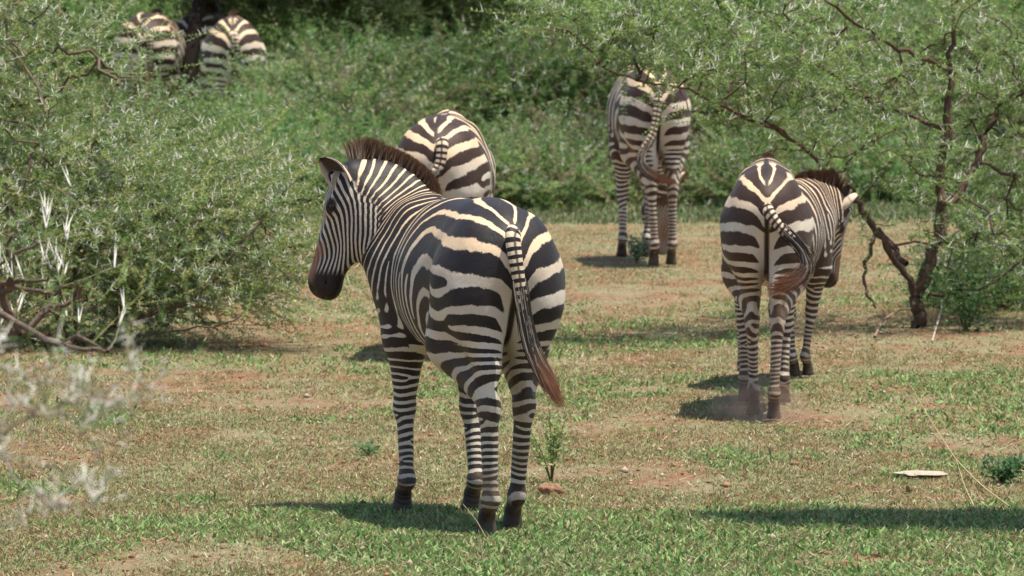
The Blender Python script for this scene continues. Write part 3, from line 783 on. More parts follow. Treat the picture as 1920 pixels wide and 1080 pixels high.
def plant(name, label, base, blobs, n_nodes, twigs, seed, stems=5, group=None, cat='bush', limbs=None, bark=(.10, .07, .05), r0=.028, joined=False,
          alpha=.35, fill=.55, part='branches', rmin=.0025, **kw):
    """blobs: list of (centre, radii, weight) in world coordinates; base: world point on the ground"""
    rng = np.random.default_rng(seed); base = np.asarray(base, float)
    root = empty(name, tuple(base), 0, label=label, cat=cat, group=group)
    wts = np.array([b[2] for b in blobs], float); wts /= wts.sum()
    cloud = []
    while len(cloud) < n_nodes:
        c, r, _ = blobs[rng.choice(len(blobs), p=wts)]
        q = nrm(rng.normal(size=3)) * (rng.uniform(fill ** 3, 1) ** (1 / 3)) * rng.uniform(.85, 1.12)
        p = np.array(c) + q * np.array(r)
        if p[2] < .04: continue
        cloud.append(p - base)
    cloud = np.array(cloud)
    paths = []
    if limbs:
        roots = []; 
        for pts, rad in limbs:
            pts = np.asarray(pts, float) - base; k = len(pts); tt = np.linspace(0, k - 1, (k - 1) * 5 + 1)
            sp = np.stack([np.interp(tt, np.arange(k), pts[:, a]) for a in range(3)], 1)
            sp[1:-1] = (sp[:-2] + sp[1:-1] * 2 + sp[2:]) / 4; sp[1:-1] = (sp[:-2] + sp[1:-1] * 2 + sp[2:]) / 4
            sp[1:-1] += rng.normal(0, .008, sp[1:-1].shape)
            rr = np.interp(tt, np.arange(k), rad); paths.append((sp, rr * rng.uniform(.9, 1.1, len(rr))))
            roots += list(sp[3:])
        roots = np.array(roots)
    else:
        roots = np.array([[rng.normal(0, .08), rng.normal(0, .06), 0.0] for _ in range(stems)])
    P, par, n0 = grow(roots, None, cloud, rng, alpha)
    n = len(P); cnt = np.ones(n)
    for i in range(n - 1, n0 - 1, -1): cnt[par[i]] += cnt[i]
    rad = np.maximum(rmin, rmin * .8 * cnt ** .42); rad = np.minimum(rad, r0)
    for i in range(n0, n):
        a, b = P[par[i]], P[i]; L_ = np.linalg.norm(b - a)
        m1 = a * .67 + b * .33 + rng.normal(0, .07 * L_, 3); m2 = a * .33 + b * .67 + rng.normal(0, .07 * L_, 3)
        ra = min(rad[par[i]], rad[i] * 1.6) if par[i] >= n0 else rad[i] * 1.25
        paths.append((np.array([a, m1, m2, b]), np.linspace(ra, rad[i], 4)))
    BV, BF = tubes(paths, 5)
    # twigs
    pick = rng.integers(n0, n, twigs); st = P[pick]; d0 = nrm(P[pick] - P[par[pick]])
    cen = np.mean(cloud, 0); outw = nrm(st - cen * [1, 1, .6])
    d = nrm(d0 * .4 + outw * .55 + rng.normal(0, .55, (twigs, 3)) + [0, 0, .12])
    f_ = rng.random(twigs)[:, None]; st = st * f_ + P[par[pick]] * (1 - f_)
    (TV, TF), (LV, LF, cl), (HV, HF, hcl) = sprays(st, d, rng, **kw)
    LV[:, 2] = np.maximum(LV[:, 2], .005 - base[2])
    V = np.concatenate([BV, TV]); F = np.concatenate([BF, TF + len(BV)])
    bc = np.array(bark)[None] * np.ones((len(V), 1)) * rng.uniform(.8, 1.2, (len(V), 1)); bc[len(BV):] = np.array((.26, .24, .11))
    if joined and HV is not None:
        q3 = HF + len(V); mesh_obj(part, np.concatenate([V, HV]), F, M_BARK, root, cols=np.concatenate([bc, hcl]), Fs=q3); HV = None
    else: mesh_obj(part, V, F, M_BARK, root, cols=bc, smooth=True)
    mesh_obj('foliage', LV, LF, M_LEAF, root, cols=cl)
    if HV is not None and len(HV): mesh_obj('thorns', HV, HF, M_THORN, root, cols=hcl)
    return root

def W(px, py, Y): return tuple(at(px, py, Y))
# big bush on the left
G1 = [(.24, .38, .12), (.31, .44, .145), (.16, .27, .08), (.43, .48, .17), (.26, .37, .18)]
gb = 'grey green thorn bushes'
plant('thorn_bush', 'huge spreading grey green thorn bush filling the left edge, branches reaching low over red soil',
      W(150, 645, 36.8) * np.array([1, 1, 0]),
      [(W(-10, 270, 37.2), (.85, 1.1, .95), 3), (W(160, 410, 36.8), (.70, .9, .50), 3), (W(90, 500, 36.6), (.8, .8, .38), 1.2), (W(330, 480, 36.4), (.55, .6, .42), 1.6),
       (W(450, 470, 36.2), (.36, .4, .33), .55), (W(-30, 90, 37.4), (.40, .8, .5), 1.2), (W(390, 385, 37.2), (.5, .6, .34), .8), (W(-150, 300, 37.4), (.8, 1., 1.1), 1.4)],
      900, 2950, 101, limbs=[([W(q[0], q[1], q[2] + .35 * min(1, k_)) for k_, q in enumerate(pts)], [v_ * .6 for v_ in rd]) for pts, rd in (
        ([(150, 648, 36.4), (215, 610, 36.1), (275, 545, 35.9), (330, 470, 35.8), (395, 375, 35.8)], [.024, .02, .017, .013, .007]),
        ([(160, 648, 36.4), (260, 600, 35.9), (370, 560, 35.7), (440, 480, 35.6), (500, 395, 35.6), (560, 330, 35.7)], [.022, .018, .014, .012, .009, .005]),
        ([(140, 648, 36.4), (90, 560, 36.0), (45, 450, 35.9), (40, 340, 35.9), (90, 220, 36.0)], [.026, .022, .018, .014, .007]),
        ([(145, 648, 36.4), (130, 540, 36.2), (175, 430, 36.1), (160, 300, 36.1), (220, 160, 36.2)], [.024, .018, .014, .011, .006]),
        ([(120, 648, 36.4), (20, 610, 36.1), (-80, 520, 36.0), (-160, 400, 36.2)], [.024, .02, .016, .008]),
        ([(170, 645, 36.3), (300, 625, 35.7), (420, 610, 35.4), (520, 560, 35.3)], [.014, .011, .008, .004]))], bark=(.15, .11, .075), rmin=.0034, nodes=36, leaves=3, L=(.28, .72), leaf=(.021, .0075), thorn=.16, tl=(.035, .06), tr=.0025, flat=.45, greens=G1, r0=.009, fill=.35, alpha=.25)
# small tree on the right
YT = 37.9
tb = W(1722, 612, YT) * np.array([1, 1, 0])
limbs = [([W(1722, 614, YT), W(1722, 580, YT), W(1719, 548, YT)], [.046, .038, .034]),
         ([W(1719, 556, YT), W(1692, 500, YT - .05), W(1645, 435, YT - .1), W(1612, 385, YT - .15), W(1575, 345, YT - .2), W(1500, 270, YT - .3), W(1420, 215, YT - .5)], [.024, .021, .018, .018, .015, .011, .008]),
         ([W(1719, 556, YT), W(1745, 490, YT), W(1768, 420, YT), W(1766, 385, YT), W(1763, 320, YT), W(1778, 220, YT), W(1782, 140, YT), W(1790, 40, YT)], [.042, .040, .036, .034, .028, .024, .018, .011]),
         ([W(1768, 390, YT), W(1810, 350, YT + .1), W(1838, 290, YT + .2), W(1870, 205, YT + .3), W(1925, 165, YT + .3), W(1990, 140, YT + .3)], [.025, .022, .02, .019, .016, .01]),
         ([W(1700, 495, YT), W(1660, 450, YT + .2), W(1630, 415, YT + .25), W(1600, 352, YT + .3), W(1540, 330, YT + .3)], [.02, .018, .016, .013, .010]),
         ([W(1740, 560, YT), W(1790, 548, YT - .2), W(1850, 540, YT - .3), W(1900, 500, YT - .35)], [.014, .012, .010, .006]),
         ([W(1640, 440, YT), W(1620, 500, YT - .2), W(1622, 545, YT - .25), W(1642, 578, YT - .3)], [.012, .011, .010, .006]),
         ([W(1500, 270, YT - .3), W(1380, 210, YT - .8), W(1290, 165, YT - 1.0), W(1190, 150, YT - 1.1), W(1120, 122, YT - 1.15)], [.012, .010, .008, .006, .004]),
         ([W(1782, 130, YT), W(1680, 90, YT - .4), W(1600, 40, YT - .6), W(1520, -20, YT - .8)], [.014, .012, .010, .006]),
         ([W(1766, 240, YT), W(1640, 190, YT + .3), W(1560, 140, YT + .4), W(1440, 60, YT + .5)], [.014, .012, .010, .006])]
plant('thorn_tree', 'small open thorn tree with dark forked trunk and long white thorns at the right', tb,
      [(W(1330, 60, YT - .8), (.75, .5, .30), 1.3), (W(1500, 170, YT - .4), (.75, .6, .48), 2.0), (W(1700, 110, YT + .6), (.9, .6, .55), 1.3), (W(1880, 290, YT + .5), (.6, .5, .7), 1.3), (W(1850, 480, YT + .5), (.5, .5, .25), .45),
       (W(1120, 40, YT - 1.1), (.42, .35, .20), .6), (W(1260, 135, YT - 1.1), (.30, .22, .05), .16), (W(1620, 320, YT - .2), (.5, .5, .3), .5), (W(1820, 430, YT), (.55, .6, .35), .35), (W(1780, -100, YT), (1.4, 1.2, .6), .8), (W(2050, 150, YT), (.7, .8, .8), .7)],
      560, 1250, 102, limbs=limbs, cat='tree', part='trunk', nodes=20, leaves=4, L=(.22, .46), leaf=(.026, .0075), thorn=.24, tl=(.04, .07), tr=.0025, flat=.5,
      greens=[(.25, .40, .12), (.32, .46, .15), (.18, .30, .09)], bark=(.11, .07, .05), fill=.2, alpha=.22, rmin=.0028)
# bushes behind
G2 = [(.19, .36, .10), (.26, .42, .125), (.11, .22, .065), (.36, .45, .17), (.23, .37, .16), (.32, .28, .16)]
rb = random.Random(5)
rows = [  # px, base D, half width m, height, label
    (640, 57, 1.0, 1.15, 'low bright green bush just left of the gap under the far shaded tree'),
    (520, 55, .9, .66, 'lowest soft green bush, in front of the far sunlit zebra rump'),
    (820, 58, 1.1, 1.35, 'dense green bush rising above the round rumped zebra'),
    (1010, 58, 1.1, 1.35, 'green bush between the round rumped zebra and the grazing zebra'),
    (1180, 60, 1.1, 1.6, 'tall green bush directly beyond the grazing zebra'),
    (1400, 57, 1.1, 1.45, 'green bush beyond the rump of the walking zebra'),
    (1600, 60, 1.2, 1.6, 'deep green bush seen through the left limb of the small tree'),
    (1840, 58, 1.2, 1.5, 'green bush behind the right limb of the small tree'),
    (2060, 61, 1.2, 1.6, 'green bush cut by the right edge of the picture'),
    (350, 54, 1.1, .55, 'low green bush below the far dark shaded zebra'),
    (150, 50, 1.2, 1.1, 'green bush hidden behind the huge left thorn bush'),
]
rows += [(px_, D_, .75, ht_, lab_) for px_, D_, ht_, lab_ in (
    (600, 53.5, .55, 'low green shrub left of the head of the nearest zebra'), (760, 54, .5, 'low green shrub at the left flank of the round rumped zebra'),
    (975, 53, .5, 'low green shrub right of the round rumped zebra'), (1090, 54, .6, 'low green shrub left of the grazing zebra'), (1350, 53.5, .6, 'low green shrub between the grazing and the walking zebra'),
    (1510, 54.5, .55, 'low green shrub above the ears of the young zebra'), (1690, 53.5, .5, 'low green shrub behind the trunk of the small tree'), (1880, 54, .6, 'low green shrub behind the right twigs of the small tree'))]
for i, (px, D, hw, ht, lab) in enumerate(rows):
    x0 = px_x(px, D); bl = []
    vf = rb.uniform(.6, 1.12); vt = rb.uniform(.85, 1.25); GG = [(a_ * vf * vt, b_ * vf, c_ * vf * vt) for a_, b_, c_ in G2]
    for k in range(5):
        ox = rb.uniform(-.65, .65) * hw; hz = ht * rb.uniform(.55, .9)
        bl.append(((x0 + ox, D + rb.uniform(-.5, .5), hz * .55), (hw * rb.uniform(.42, .6), .6, hz * .52), 1))
    plant('leafy_bush', lab, (x0, D, 0), bl, 300 if ht > .62 else 160, 1650 if ht > .62 else 750, 200 + i, stems=7, group='green bushes behind the zebras', nodes=20, leaves=3, L=(.25, .5), leaf=(.034, .013), flat=.6,
          thorn=.07, tl=(.04, .07), tr=.003, greens=GG, bark=(.09, .065, .045), fill=.45)
rows2 = [(700, 68, 1.6, 1.7, 'dark shady thorn tree with low canopy beyond the far zebras'), (1000, 72, 1.8, 2.3, 'tall background bush above the gap between the two middle zebras'), (1330, 74, 1.9, 2.4, 'tall background bush above the grazing zebra'),
         (1640, 73, 1.9, 2.4, 'tall background bush above the fork of the small tree'), (1950, 75, 1.9, 2.4, 'tall background bush at the upper right corner'), (60, 66, 1.7, 2.0, 'tall background bush behind the upper left corner of the thorn bush')]
G3 = [(.18, .33, .10), (.25, .39, .12), (.12, .22, .06), (.33, .40, .16)]
rows2 += [(820, 92, 2.6, 2.6, 'far rounded bush at the top edge just right of the shaded tree'), (1180, 95, 2.8, 2.8, 'far rounded bush at the top edge above the grazing zebra'),
          (1500, 93, 2.8, 2.8, 'far rounded bush at the top edge above the walking zebra'), (1830, 96, 2.8, 2.8, 'far rounded bush at the top edge above the small tree'), (560, 100, 2.6, 1.6, 'far low bush seen under the shaded tree')]
for i, (px, D, hw, ht, lab) in enumerate(rows2):
    x0 = px_x(px, D); bl = []; bx = x0 if i else px_x(352, 61.8)
    for k in range(6):
        ox = rb.uniform(-.7, .7) * hw; hz = ht * rb.uniform(.6, .95)
        bl.append(((x0 + ox, D + rb.uniform(-.7, .7), hz * .58), (hw * rb.uniform(.4, .6), .9, hz * .45), 1))
    gg = G3
    if i == 0:
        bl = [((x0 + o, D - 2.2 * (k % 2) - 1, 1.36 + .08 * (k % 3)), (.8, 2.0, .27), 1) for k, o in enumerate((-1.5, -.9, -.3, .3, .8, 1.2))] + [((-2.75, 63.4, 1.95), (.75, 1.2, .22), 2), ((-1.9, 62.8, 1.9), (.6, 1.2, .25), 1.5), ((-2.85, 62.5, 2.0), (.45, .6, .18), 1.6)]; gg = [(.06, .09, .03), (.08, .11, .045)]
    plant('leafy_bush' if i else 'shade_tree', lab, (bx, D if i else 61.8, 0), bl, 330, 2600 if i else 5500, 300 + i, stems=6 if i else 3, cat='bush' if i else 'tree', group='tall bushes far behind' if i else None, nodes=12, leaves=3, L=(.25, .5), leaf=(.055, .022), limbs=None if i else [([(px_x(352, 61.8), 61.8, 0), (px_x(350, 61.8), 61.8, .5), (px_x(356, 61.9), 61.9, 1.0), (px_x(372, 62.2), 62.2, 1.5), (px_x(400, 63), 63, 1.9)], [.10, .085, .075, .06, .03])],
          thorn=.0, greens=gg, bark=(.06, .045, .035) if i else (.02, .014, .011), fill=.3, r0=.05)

plant('thorn_bush', 'sparse low green shrub at the right edge behind the small tree trunk', W(1860, 600, 39.5) * np.array([1, 1, 0]),
      [(W(1840, 560, 39.5), (.42, .5, .22), 1), (W(1930, 500, 39.8), (.45, .5, .42), 1.2)], 220, 520, 410, stems=7, nodes=20, leaves=3, L=(.2, .42), leaf=(.026, .009), thorn=.15, tl=(.035, .06), tr=.0022,
      greens=[(.17, .31, .09), (.24, .37, .12), (.13, .24, .07)], bark=(.13, .09, .06), r0=.012, fill=.2)
# offscreen canopy that throws the shade at the lower right
plant('thorn_tree', 'low flat thorn tree beside the track, throwing shade on the lower right grass', (3.4, 25.2, 0),
      [((2.50, 26.0, 2.55), (1.0, .42, .16), 1.2), ((3.6, 25.8, 2.6), (.8, .5, .2), .7)], 260, 4200, 400, stems=3, cat='tree', nodes=12, leaves=3, L=(.15, .3), leaf=(.04, .016), thorn=.1,
      greens=G2, r0=.06)
# thorny bush close to the camera at the lower left
Yn = 13.0
plant('thorn_bush', 'very blurred bare white thorned twigs closest to the camera at the lower left', (-1.9, Yn, 0),
      [(W(40, 900, Yn), (.10, .4, .12), 1.0), (W(150, 750, Yn), (.15, .4, .05), 1.3), (W(270, 690, Yn), (.03, .2, .02), .25), (W(-120, 800, Yn), (.16, .5, .25), 1), (W(150, 900, Yn - .4), (.06, .4, .10), .5)],
      60, 62, 500, stems=3, nodes=6, leaves=1, L=(.08, .16), leaf=(.02, .006), thorn=.8, tl=(.035, .055), tr=.0016, greens=[(.16, .26, .10)], bark=(.3, .25, .2), r0=.003, fill=.1, rmin=.0012, joined=True)
plant('thorn_bush', 'thorny branch with big white spines at the left edge, before the huge bush', (-2.0, 19.5, 0),
      [(W(60, 520, 19.5), (.17, .3, .17), 1.0), (W(-60, 520, 19.5), (.16, .3, .2), .7), (W(170, 640, 19.0), (.10, .2, .03), .5)],
      40, 42, 501, stems=3, nodes=4, leaves=2, L=(.12, .22), leaf=(.03, .01), thorn=.38, tl=(.05, .085), tr=.003, upright=True, greens=[(.2, .3, .11)], bark=(.12, .09, .07), r0=.012, fill=.1, rmin=.005, joined=True)

# ------------------------------------------------------------------ ground
m, N, L, P = new_mat('red_soil')
tc = N.new('ShaderNodeTexCoord'); mp = N.new('ShaderNodeMapping'); L.new(tc.outputs['Object'], mp.inputs[0]); mp.inputs['Scale'].default_value = (1, .55, 1)
def nz(scale, det, rough=.6, dis=0.0):
    n = N.new('ShaderNodeTexNoise'); n.inputs['Scale'].default_value = scale; n.inputs['Detail'].default_value = det; n.inputs['Roughness'].default_value = rough; n.inputs['Distortion'].default_value = dis
    L.new(mp.outputs[0], n.inputs['Vector']); return n.outputs[0]
cr = N.new('ShaderNodeValToRGB'); L.new(nz(16, 10, .75), cr.inputs[0])
cr.color_ramp.elements[0].position = .38; cr.color_ramp.elements[0].color = (.17, .085, .045, 1)
cr.color_ramp.elements[1].position = .7; cr.color_ramp.elements[1].color = (.38, .22, .13, 1)
cr2 = N.new('ShaderNodeValToRGB'); L.new(nz(70, 6, .7), cr2.inputs[0])
cr2.color_ramp.elements[0].position = .35; cr2.color_ramp.elements[0].color = (.13, .12, .06, 1)
cr2.color_ramp.elements[1].position = .65; cr2.color_ramp.elements[1].color = (.36, .30, .18, 1)
mr = N.new('ShaderNodeMapRange'); L.new(nz(2.2, 8, .75, .6), mr.inputs[0]); mr.inputs[1].default_value = .44; mr.inputs[2].default_value = .56
mx = N.new('ShaderNodeMix'); mx.data_type = 'RGBA'; L.new(mr.outputs[0], mx.inputs[0]); L.new(cr.outputs[0], mx.inputs[6]); L.new(cr2.outputs[0], mx.inputs[7])
sx = N.new('ShaderNodeSeparateXYZ'); L.new(tc.outputs['Object'], sx.inputs[0])
far = N.new('ShaderNodeMapRange'); L.new(sx.outputs[1], far.inputs[0]); far.inputs[1].default_value = 47; far.inputs[2].default_value = 58; far.inputs[4].default_value = .85
cr3 = N.new('ShaderNodeValToRGB'); L.new(nz(3, 8, .7), cr3.inputs[0]); cr3.color_ramp.elements[0].position = .35; cr3.color_ramp.elements[0].color = (.08, .13, .04, 1); cr3.color_ramp.elements[1].position = .65; cr3.color_ramp.elements[1].color = (.22, .26, .12, 1)
mxf = N.new('ShaderNodeMix'); mxf.data_type = 'RGBA'; L.new(far.outputs[0], mxf.inputs[0]); L.new(mx.outputs[2], mxf.inputs[6]); L.new(cr3.outputs[0], mxf.inputs[7])
L.new(mxf.outputs[2], P.inputs['Base Color']); P.inputs['Roughness'].default_value = .95; P.inputs['Specular IOR Level'].default_value = .15
b = N.new('ShaderNodeBump'); b.inputs['Distance'].default_value = .03; b.inputs['Strength'].default_value = .8; L.new(nz(30, 8, .7), b.inputs['Height']); L.new(b.outputs[0], P.inputs['Normal'])
M_SOIL = m
gx = np.concatenate([np.linspace(-900, -12, 14), np.linspace(-11, 11, 90), np.linspace(12, 900, 14)])
gy = np.concatenate([np.linspace(-300, 10, 10), np.linspace(12, 90, 260), np.linspace(95, 1600, 24)])
XX, YY = np.meshgrid(gx, gy, indexing='ij')
def gz(x, y):
    p = np.stack([x, y, 0 * x], -1)
    near = (np.abs(x) < 11.5) & (y > 11) & (y < 92)
    far = np.clip((y - 140) / 1400, 0, 1) ** 1.3 * 90
    return np.where(near, (vnoise(p, 1.3, 8) - .5) * .03 + (vnoise(p, .35, 9) - .5) * .03 - .008, far - .01)
ZZ = gz(XX, YY)
nxg, nyg = XX.shape
ii = (np.arange(nxg - 1)[:, None] * nyg + np.arange(nyg - 1)[None]).ravel()
ground = mesh_obj('ground', np.stack([XX, YY, ZZ], -1).reshape(-1, 3), np.stack([ii, ii + nyg, ii + nyg + 1, ii + 1], 1), M_SOIL, smooth=True)
tag(ground, 'red soil with thin dry short grass', None, None, 'structure')

def scatter_grass(name, label, pos, rng, nb, hgt, wid, spread, pal, lean=.5):
    n = len(pos); P0 = np.repeat(pos, nb, 0); m = len(P0)
    P0 = P0 + np.stack([rng.normal(0, spread, m), rng.normal(0, spread, m), np.zeros(m)], 1); P0[:, 2] = gz(P0[:, 0], P0[:, 1]) - .004
    hg = hgt * rng.uniform(.5, 1.3, m) * np.repeat(rng.uniform(.6, 1.3, n), nb)
    ln = rng.normal(0, lean, (m, 2)); d = nrm(np.stack([ln[:, 0], ln[:, 1], np.ones(m)], 1))
    a = rng.uniform(0, np.pi, m); s = np.stack([np.cos(a), np.sin(a) * .5, 0 * a], 1) * (wid * rng.uniform(.6, 1.4, m))[:, None]
    mid = P0 + d * (hg * .55)[:, None]; tip = P0 + d * hg[:, None] + np.stack([ln[:, 0], ln[:, 1], 0 * a], 1) * (hg * .35)[:, None]
    V = np.stack([P0 - s * .6, P0 + s * .6, mid + s, mid - s, tip], 1).reshape(-1, 3)
    b5 = np.arange(m)[:, None] * 5
    pal = np.array(pal); tone = np.repeat(rng.integers(0, len(pal), n), nb); mixr = rng.random(m) < .35
    tone = np.where(mixr, rng.integers(0, len(pal), m), tone)
    c = np.repeat(pal[tone] * rng.uniform(.55, 1.25, m)[:, None], 5, 0)
    o = mesh_obj(name, V, b5 + [0, 1, 2, 3], M_GRASS, cols=c, Fs=b5 + [3, 2, 4]); tag(o, label, 'grass', None, 'stuff')
    return o
rg = np.random.default_rng(7)
def screen_samples(n, y0, y1, x0=-350, x1=2270):
    px = rg.uniform(x0, x1, n); py = rg.uniform(y0, y1, n)
    t = HC / (-( -math.sin(PITCH) + (540 - py) / FPX * math.cos(PITCH)))
    return np.stack([(px - 960) / FPX * t, (math.cos(PITCH) + (540 - py) / FPX * math.sin(PITCH)) * t, 0 * t], 1), px, py
# bare patches (world ellipses)
bare = [(ground_at(660, 655), .55, 1.6), (ground_at(1780, 790), .75, 1.2), (ground_at(1640, 770), .35, .5), (ground_at(60, 850), .4, .9), (ground_at(420, 1045), .5, .35), (ground_at(560, 590), .7, 2.0),
        (ground_at(250, 655), 1.3, 1.6), (ground_at(1180, 875), .5, .5), (ground_at(1440, 780), .2, .5), (ground_at(1130, 560), .6, 1.4), (ground_at(420, 700), .8, .8), (ground_at(1780, 640), 1.0, 1.2)]
def bare_mask(p):
    m = (vnoise(p * [1, .6, 1], 1.6, 21) * .55 + vnoise(p * [1, .6, 1], 5, 22) * .3 + vnoise(p * [1, .7, 1], 14, 23) * .15)
    d = sstep(.21, .47, m)
    for c, rx, ry in bare:
        e = ((p[:, 0] - c[0]) / rx) ** 2 + ((p[:, 1] - c[1]) / ry) ** 2 + (vnoise(p, 4, 24) - .5) * 1.2
        d = d * (.30 + .70 * sstep(.5, 1.2, e))
    return d
dry = [(.30, .17, .10), (.38, .38, .20), (.34, .38, .16), (.24, .31, .11), (.55, .51, .32), (.17, .24, .08), (.31, .21, .11), (.26, .34, .12), (.25, .15, .08)]
p, px, py = screen_samples(185000, 335, 1100)
keep = rg.random(len(p)) < (.06 + .94 * bare_mask(p)); p = p[keep]; print('tufts', len(p))
scatter_grass('dry_grass', 'short dry grey green grass over red soil', p, rg, 6, .021, .0022, .022, dry, .8)
# greener leafy cover toward the front and under the bushes
p, px, py = screen_samples(60000, 560, 1100)
gm = sstep(.54, .70, vnoise(p * [1, .6, 1], .9, 31) * .6 + vnoise(p * [1, .6, 1], 3.2, 32) * .4 + .12 * sstep(860, 1000, py) + .3 * sstep(930, 1000, py) * sstep(1100, 1350, px))
keep = rg.random(len(p)) < gm * (.25 + .75 * bare_mask(p)); p = p[keep]; print('green', len(p))
scatter_grass('green_weeds', 'fresh green low weeds in the foreground', p, rg, 5, .030, .005, .03, [(.13, .27, .07), (.19, .34, .10), (.10, .21, .055), (.25, .38, .13), (.30, .39, .16), (.36, .35, .18)], .9)
p, px, py = screen_samples(16000, 330, 420, -300, 2300)
keep = rg.random(len(p)) < .8; p = p[keep]
scatter_grass('tall_grass', 'taller green grass at the foot of the far bushes', p, rg, 4, .055, .006, .05, [(.09, .16, .05), (.14, .20, .08), (.20, .24, .12), (.28, .27, .16)], .4)

# ------------------------------------------------------------------ small things
def rock(name, label, c, r, col, seed, cat='stone'):
    n = 24; rng = np.random.default_rng(seed)
    th = np.linspace(0, np.pi, n); ps = np.linspace(0, 2 * np.pi, n * 2, endpoint=False)
    D = np.array([[math.sin(a) * math.cos(b_), math.sin(a) * math.sin(b_), math.cos(a)] for a in th for b_ in ps])
    k = 1 + (vnoise(D + 5, 2.2, seed) - .5) * .5 + (vnoise(D + 5, 6, seed) - .5) * .2
    V = D * k[:, None] * np.array(r); V[:, 2] = np.maximum(V[:, 2], -r[2] * .5)
    m2 = n * 2; F = [[i * m2 + j, (i + 1) * m2 + j, (i + 1) * m2 + (j + 1) % m2, i * m2 + (j + 1) % m2] for i in range(n - 1) for j in range(m2)]
    o = mesh_obj(name, V, F, M_STONE, cols=np.array(col)[None] * np.ones((len(V), 1)), smooth=True); o.location = (c[0], c[1], r[2] * .42)
    tag(o, label, cat); return o
rock('stone', 'reddish brown rounded stone on the grass right of the nearest hooves', ground_at(1032, 926), (.048, .04, .030), (.27, .15, .09), 3)
rock('stone', 'flat whitish stone half buried in grass at the right', ground_at(1728, 889), (.105, .12, .008), (.40, .34, .26), 5)
rock('stone', 'dark red boulder at the top right beyond the bushes', (px_x(1580, 88), 88, 0), (.9, .6, .75), (.20, .11, .08), 8)

rgl = np.random.default_rng(70)
p, px, py = screen_samples(5200, 560, 1090); n = len(p); a = rgl.uniform(0, np.pi, n); ln = rgl.uniform(.02, .08, n)
d = np.stack([np.cos(a), np.sin(a), rgl.uniform(-.02, .15, n)], 1); sd = np.stack([-np.sin(a), np.cos(a), 0 * a], 1) * .0022
p[:, 2] = gz(p[:, 0], p[:, 1]) + rgl.uniform(.004, .02, n)
LV = np.stack([p - sd, p + sd, p + d * ln[:, None] + sd * .5 + [0, 0, .003], p + d * ln[:, None] - sd * .5 + [0, 0, .003]], 1).reshape(-1, 3)
pal = np.array([(.50, .43, .28), (.36, .28, .18), (.20, .14, .09), (.58, .52, .38)])
tag(mesh_obj('straw_litter', LV, np.arange(n * 4).reshape(-1, 4), M_GRASS, cols=np.repeat(pal[rgl.integers(0, 4, n)], 4, 0)), 'broken straw and twigs lying among the grass', 'litter', None, 'stuff')
p, px, py = screen_samples(2600, 560, 1090); n = len(p); rr_ = rgl.uniform(.004, .014, n) * np.where(rgl.random(n) < .04, 1.8, 1)
oc = np.array([(1, 0, 0), (0, 1, 0), (-1, 0, 0), (0, -1, 0), (0, 0, .7), (0, 0, -.4)]); p[:, 2] = gz(p[:, 0], p[:, 1]) + rr_ * .3
CV = (p[:, None, :] + oc[None] * rr_[:, None, None] * rgl.uniform(.7, 1.3, (n, 6, 1))).reshape(-1, 3); b6 = np.arange(n)[:, None] * 6
CF = np.concatenate([b6 + [k, (k + 1) % 4, 4] for k in range(4)] + [b6 + [(k + 1) % 4, k, 5] for k in range(4)])
tag(mesh_obj('gravel', CV, CF, M_STONE, cols=np.repeat(np.array([(.32, .17, .10), (.22, .12, .07), (.42, .33, .24)])[rgl.integers(0, 3, n)], 6, 0)), 'small clods and pebbles of red soil', 'gravel', None, 'stuff')
m, N, L, P = new_mat('dust'); N.remove(P); vol = N.new('ShaderNodeVolumePrincipled'); vol.inputs['Color'].default_value = (.75, .5, .36, 1); vol.inputs['Density'].default_value = 2.2
L.new(vol.outputs[0], N['Material Output'].inputs['Volume'])
DV = []; DF = []; fe = ground_at(1455, 785)
for k, (ox, oy, oz, ra, rb_, rc_) in enumerate([(-.02, .0, .05, .12, .12, .11), (-.14, .12, .04, .16, .15, .10), (.03, -.05, .03, .14, .14, .06), (-.08, .05, .06, .22, .2, .13)]):
    th = np.linspace(0, np.pi, 13); ps = np.linspace(0, 2 * np.pi, 24, endpoint=False); o_ = len(DV)
    for a_ in th:
        for b_ in ps:
            q_ = np.array([math.sin(a_) * math.cos(b_), math.sin(a_) * math.sin(b_), math.cos(a_)]); q_ = q_ * (1 + .3 * (vnoise(q_[None] + 3 + k, 2.0, 4)[0] - .5))
            DV.append([ox + q_[0] * ra, oy + q_[1] * rb_, max(oz + q_[2] * rc_, -.01 - .003 * k)])
    DF += [[o_ + i_ * 24 + j_, o_ + (i_ + 1) * 24 + j_, o_ + (i_ + 1) * 24 + (j_ + 1) % 24, o_ + i_ * 24 + (j_ + 1) % 24] for i_ in range(12) for j_ in range(24)]
du = mesh_obj('dust', DV, DF, m); du.location = (fe[0], fe[1], 0); tag(du, 'thin red dust kicked up round the hooves', 'dust', None, 'stuff')

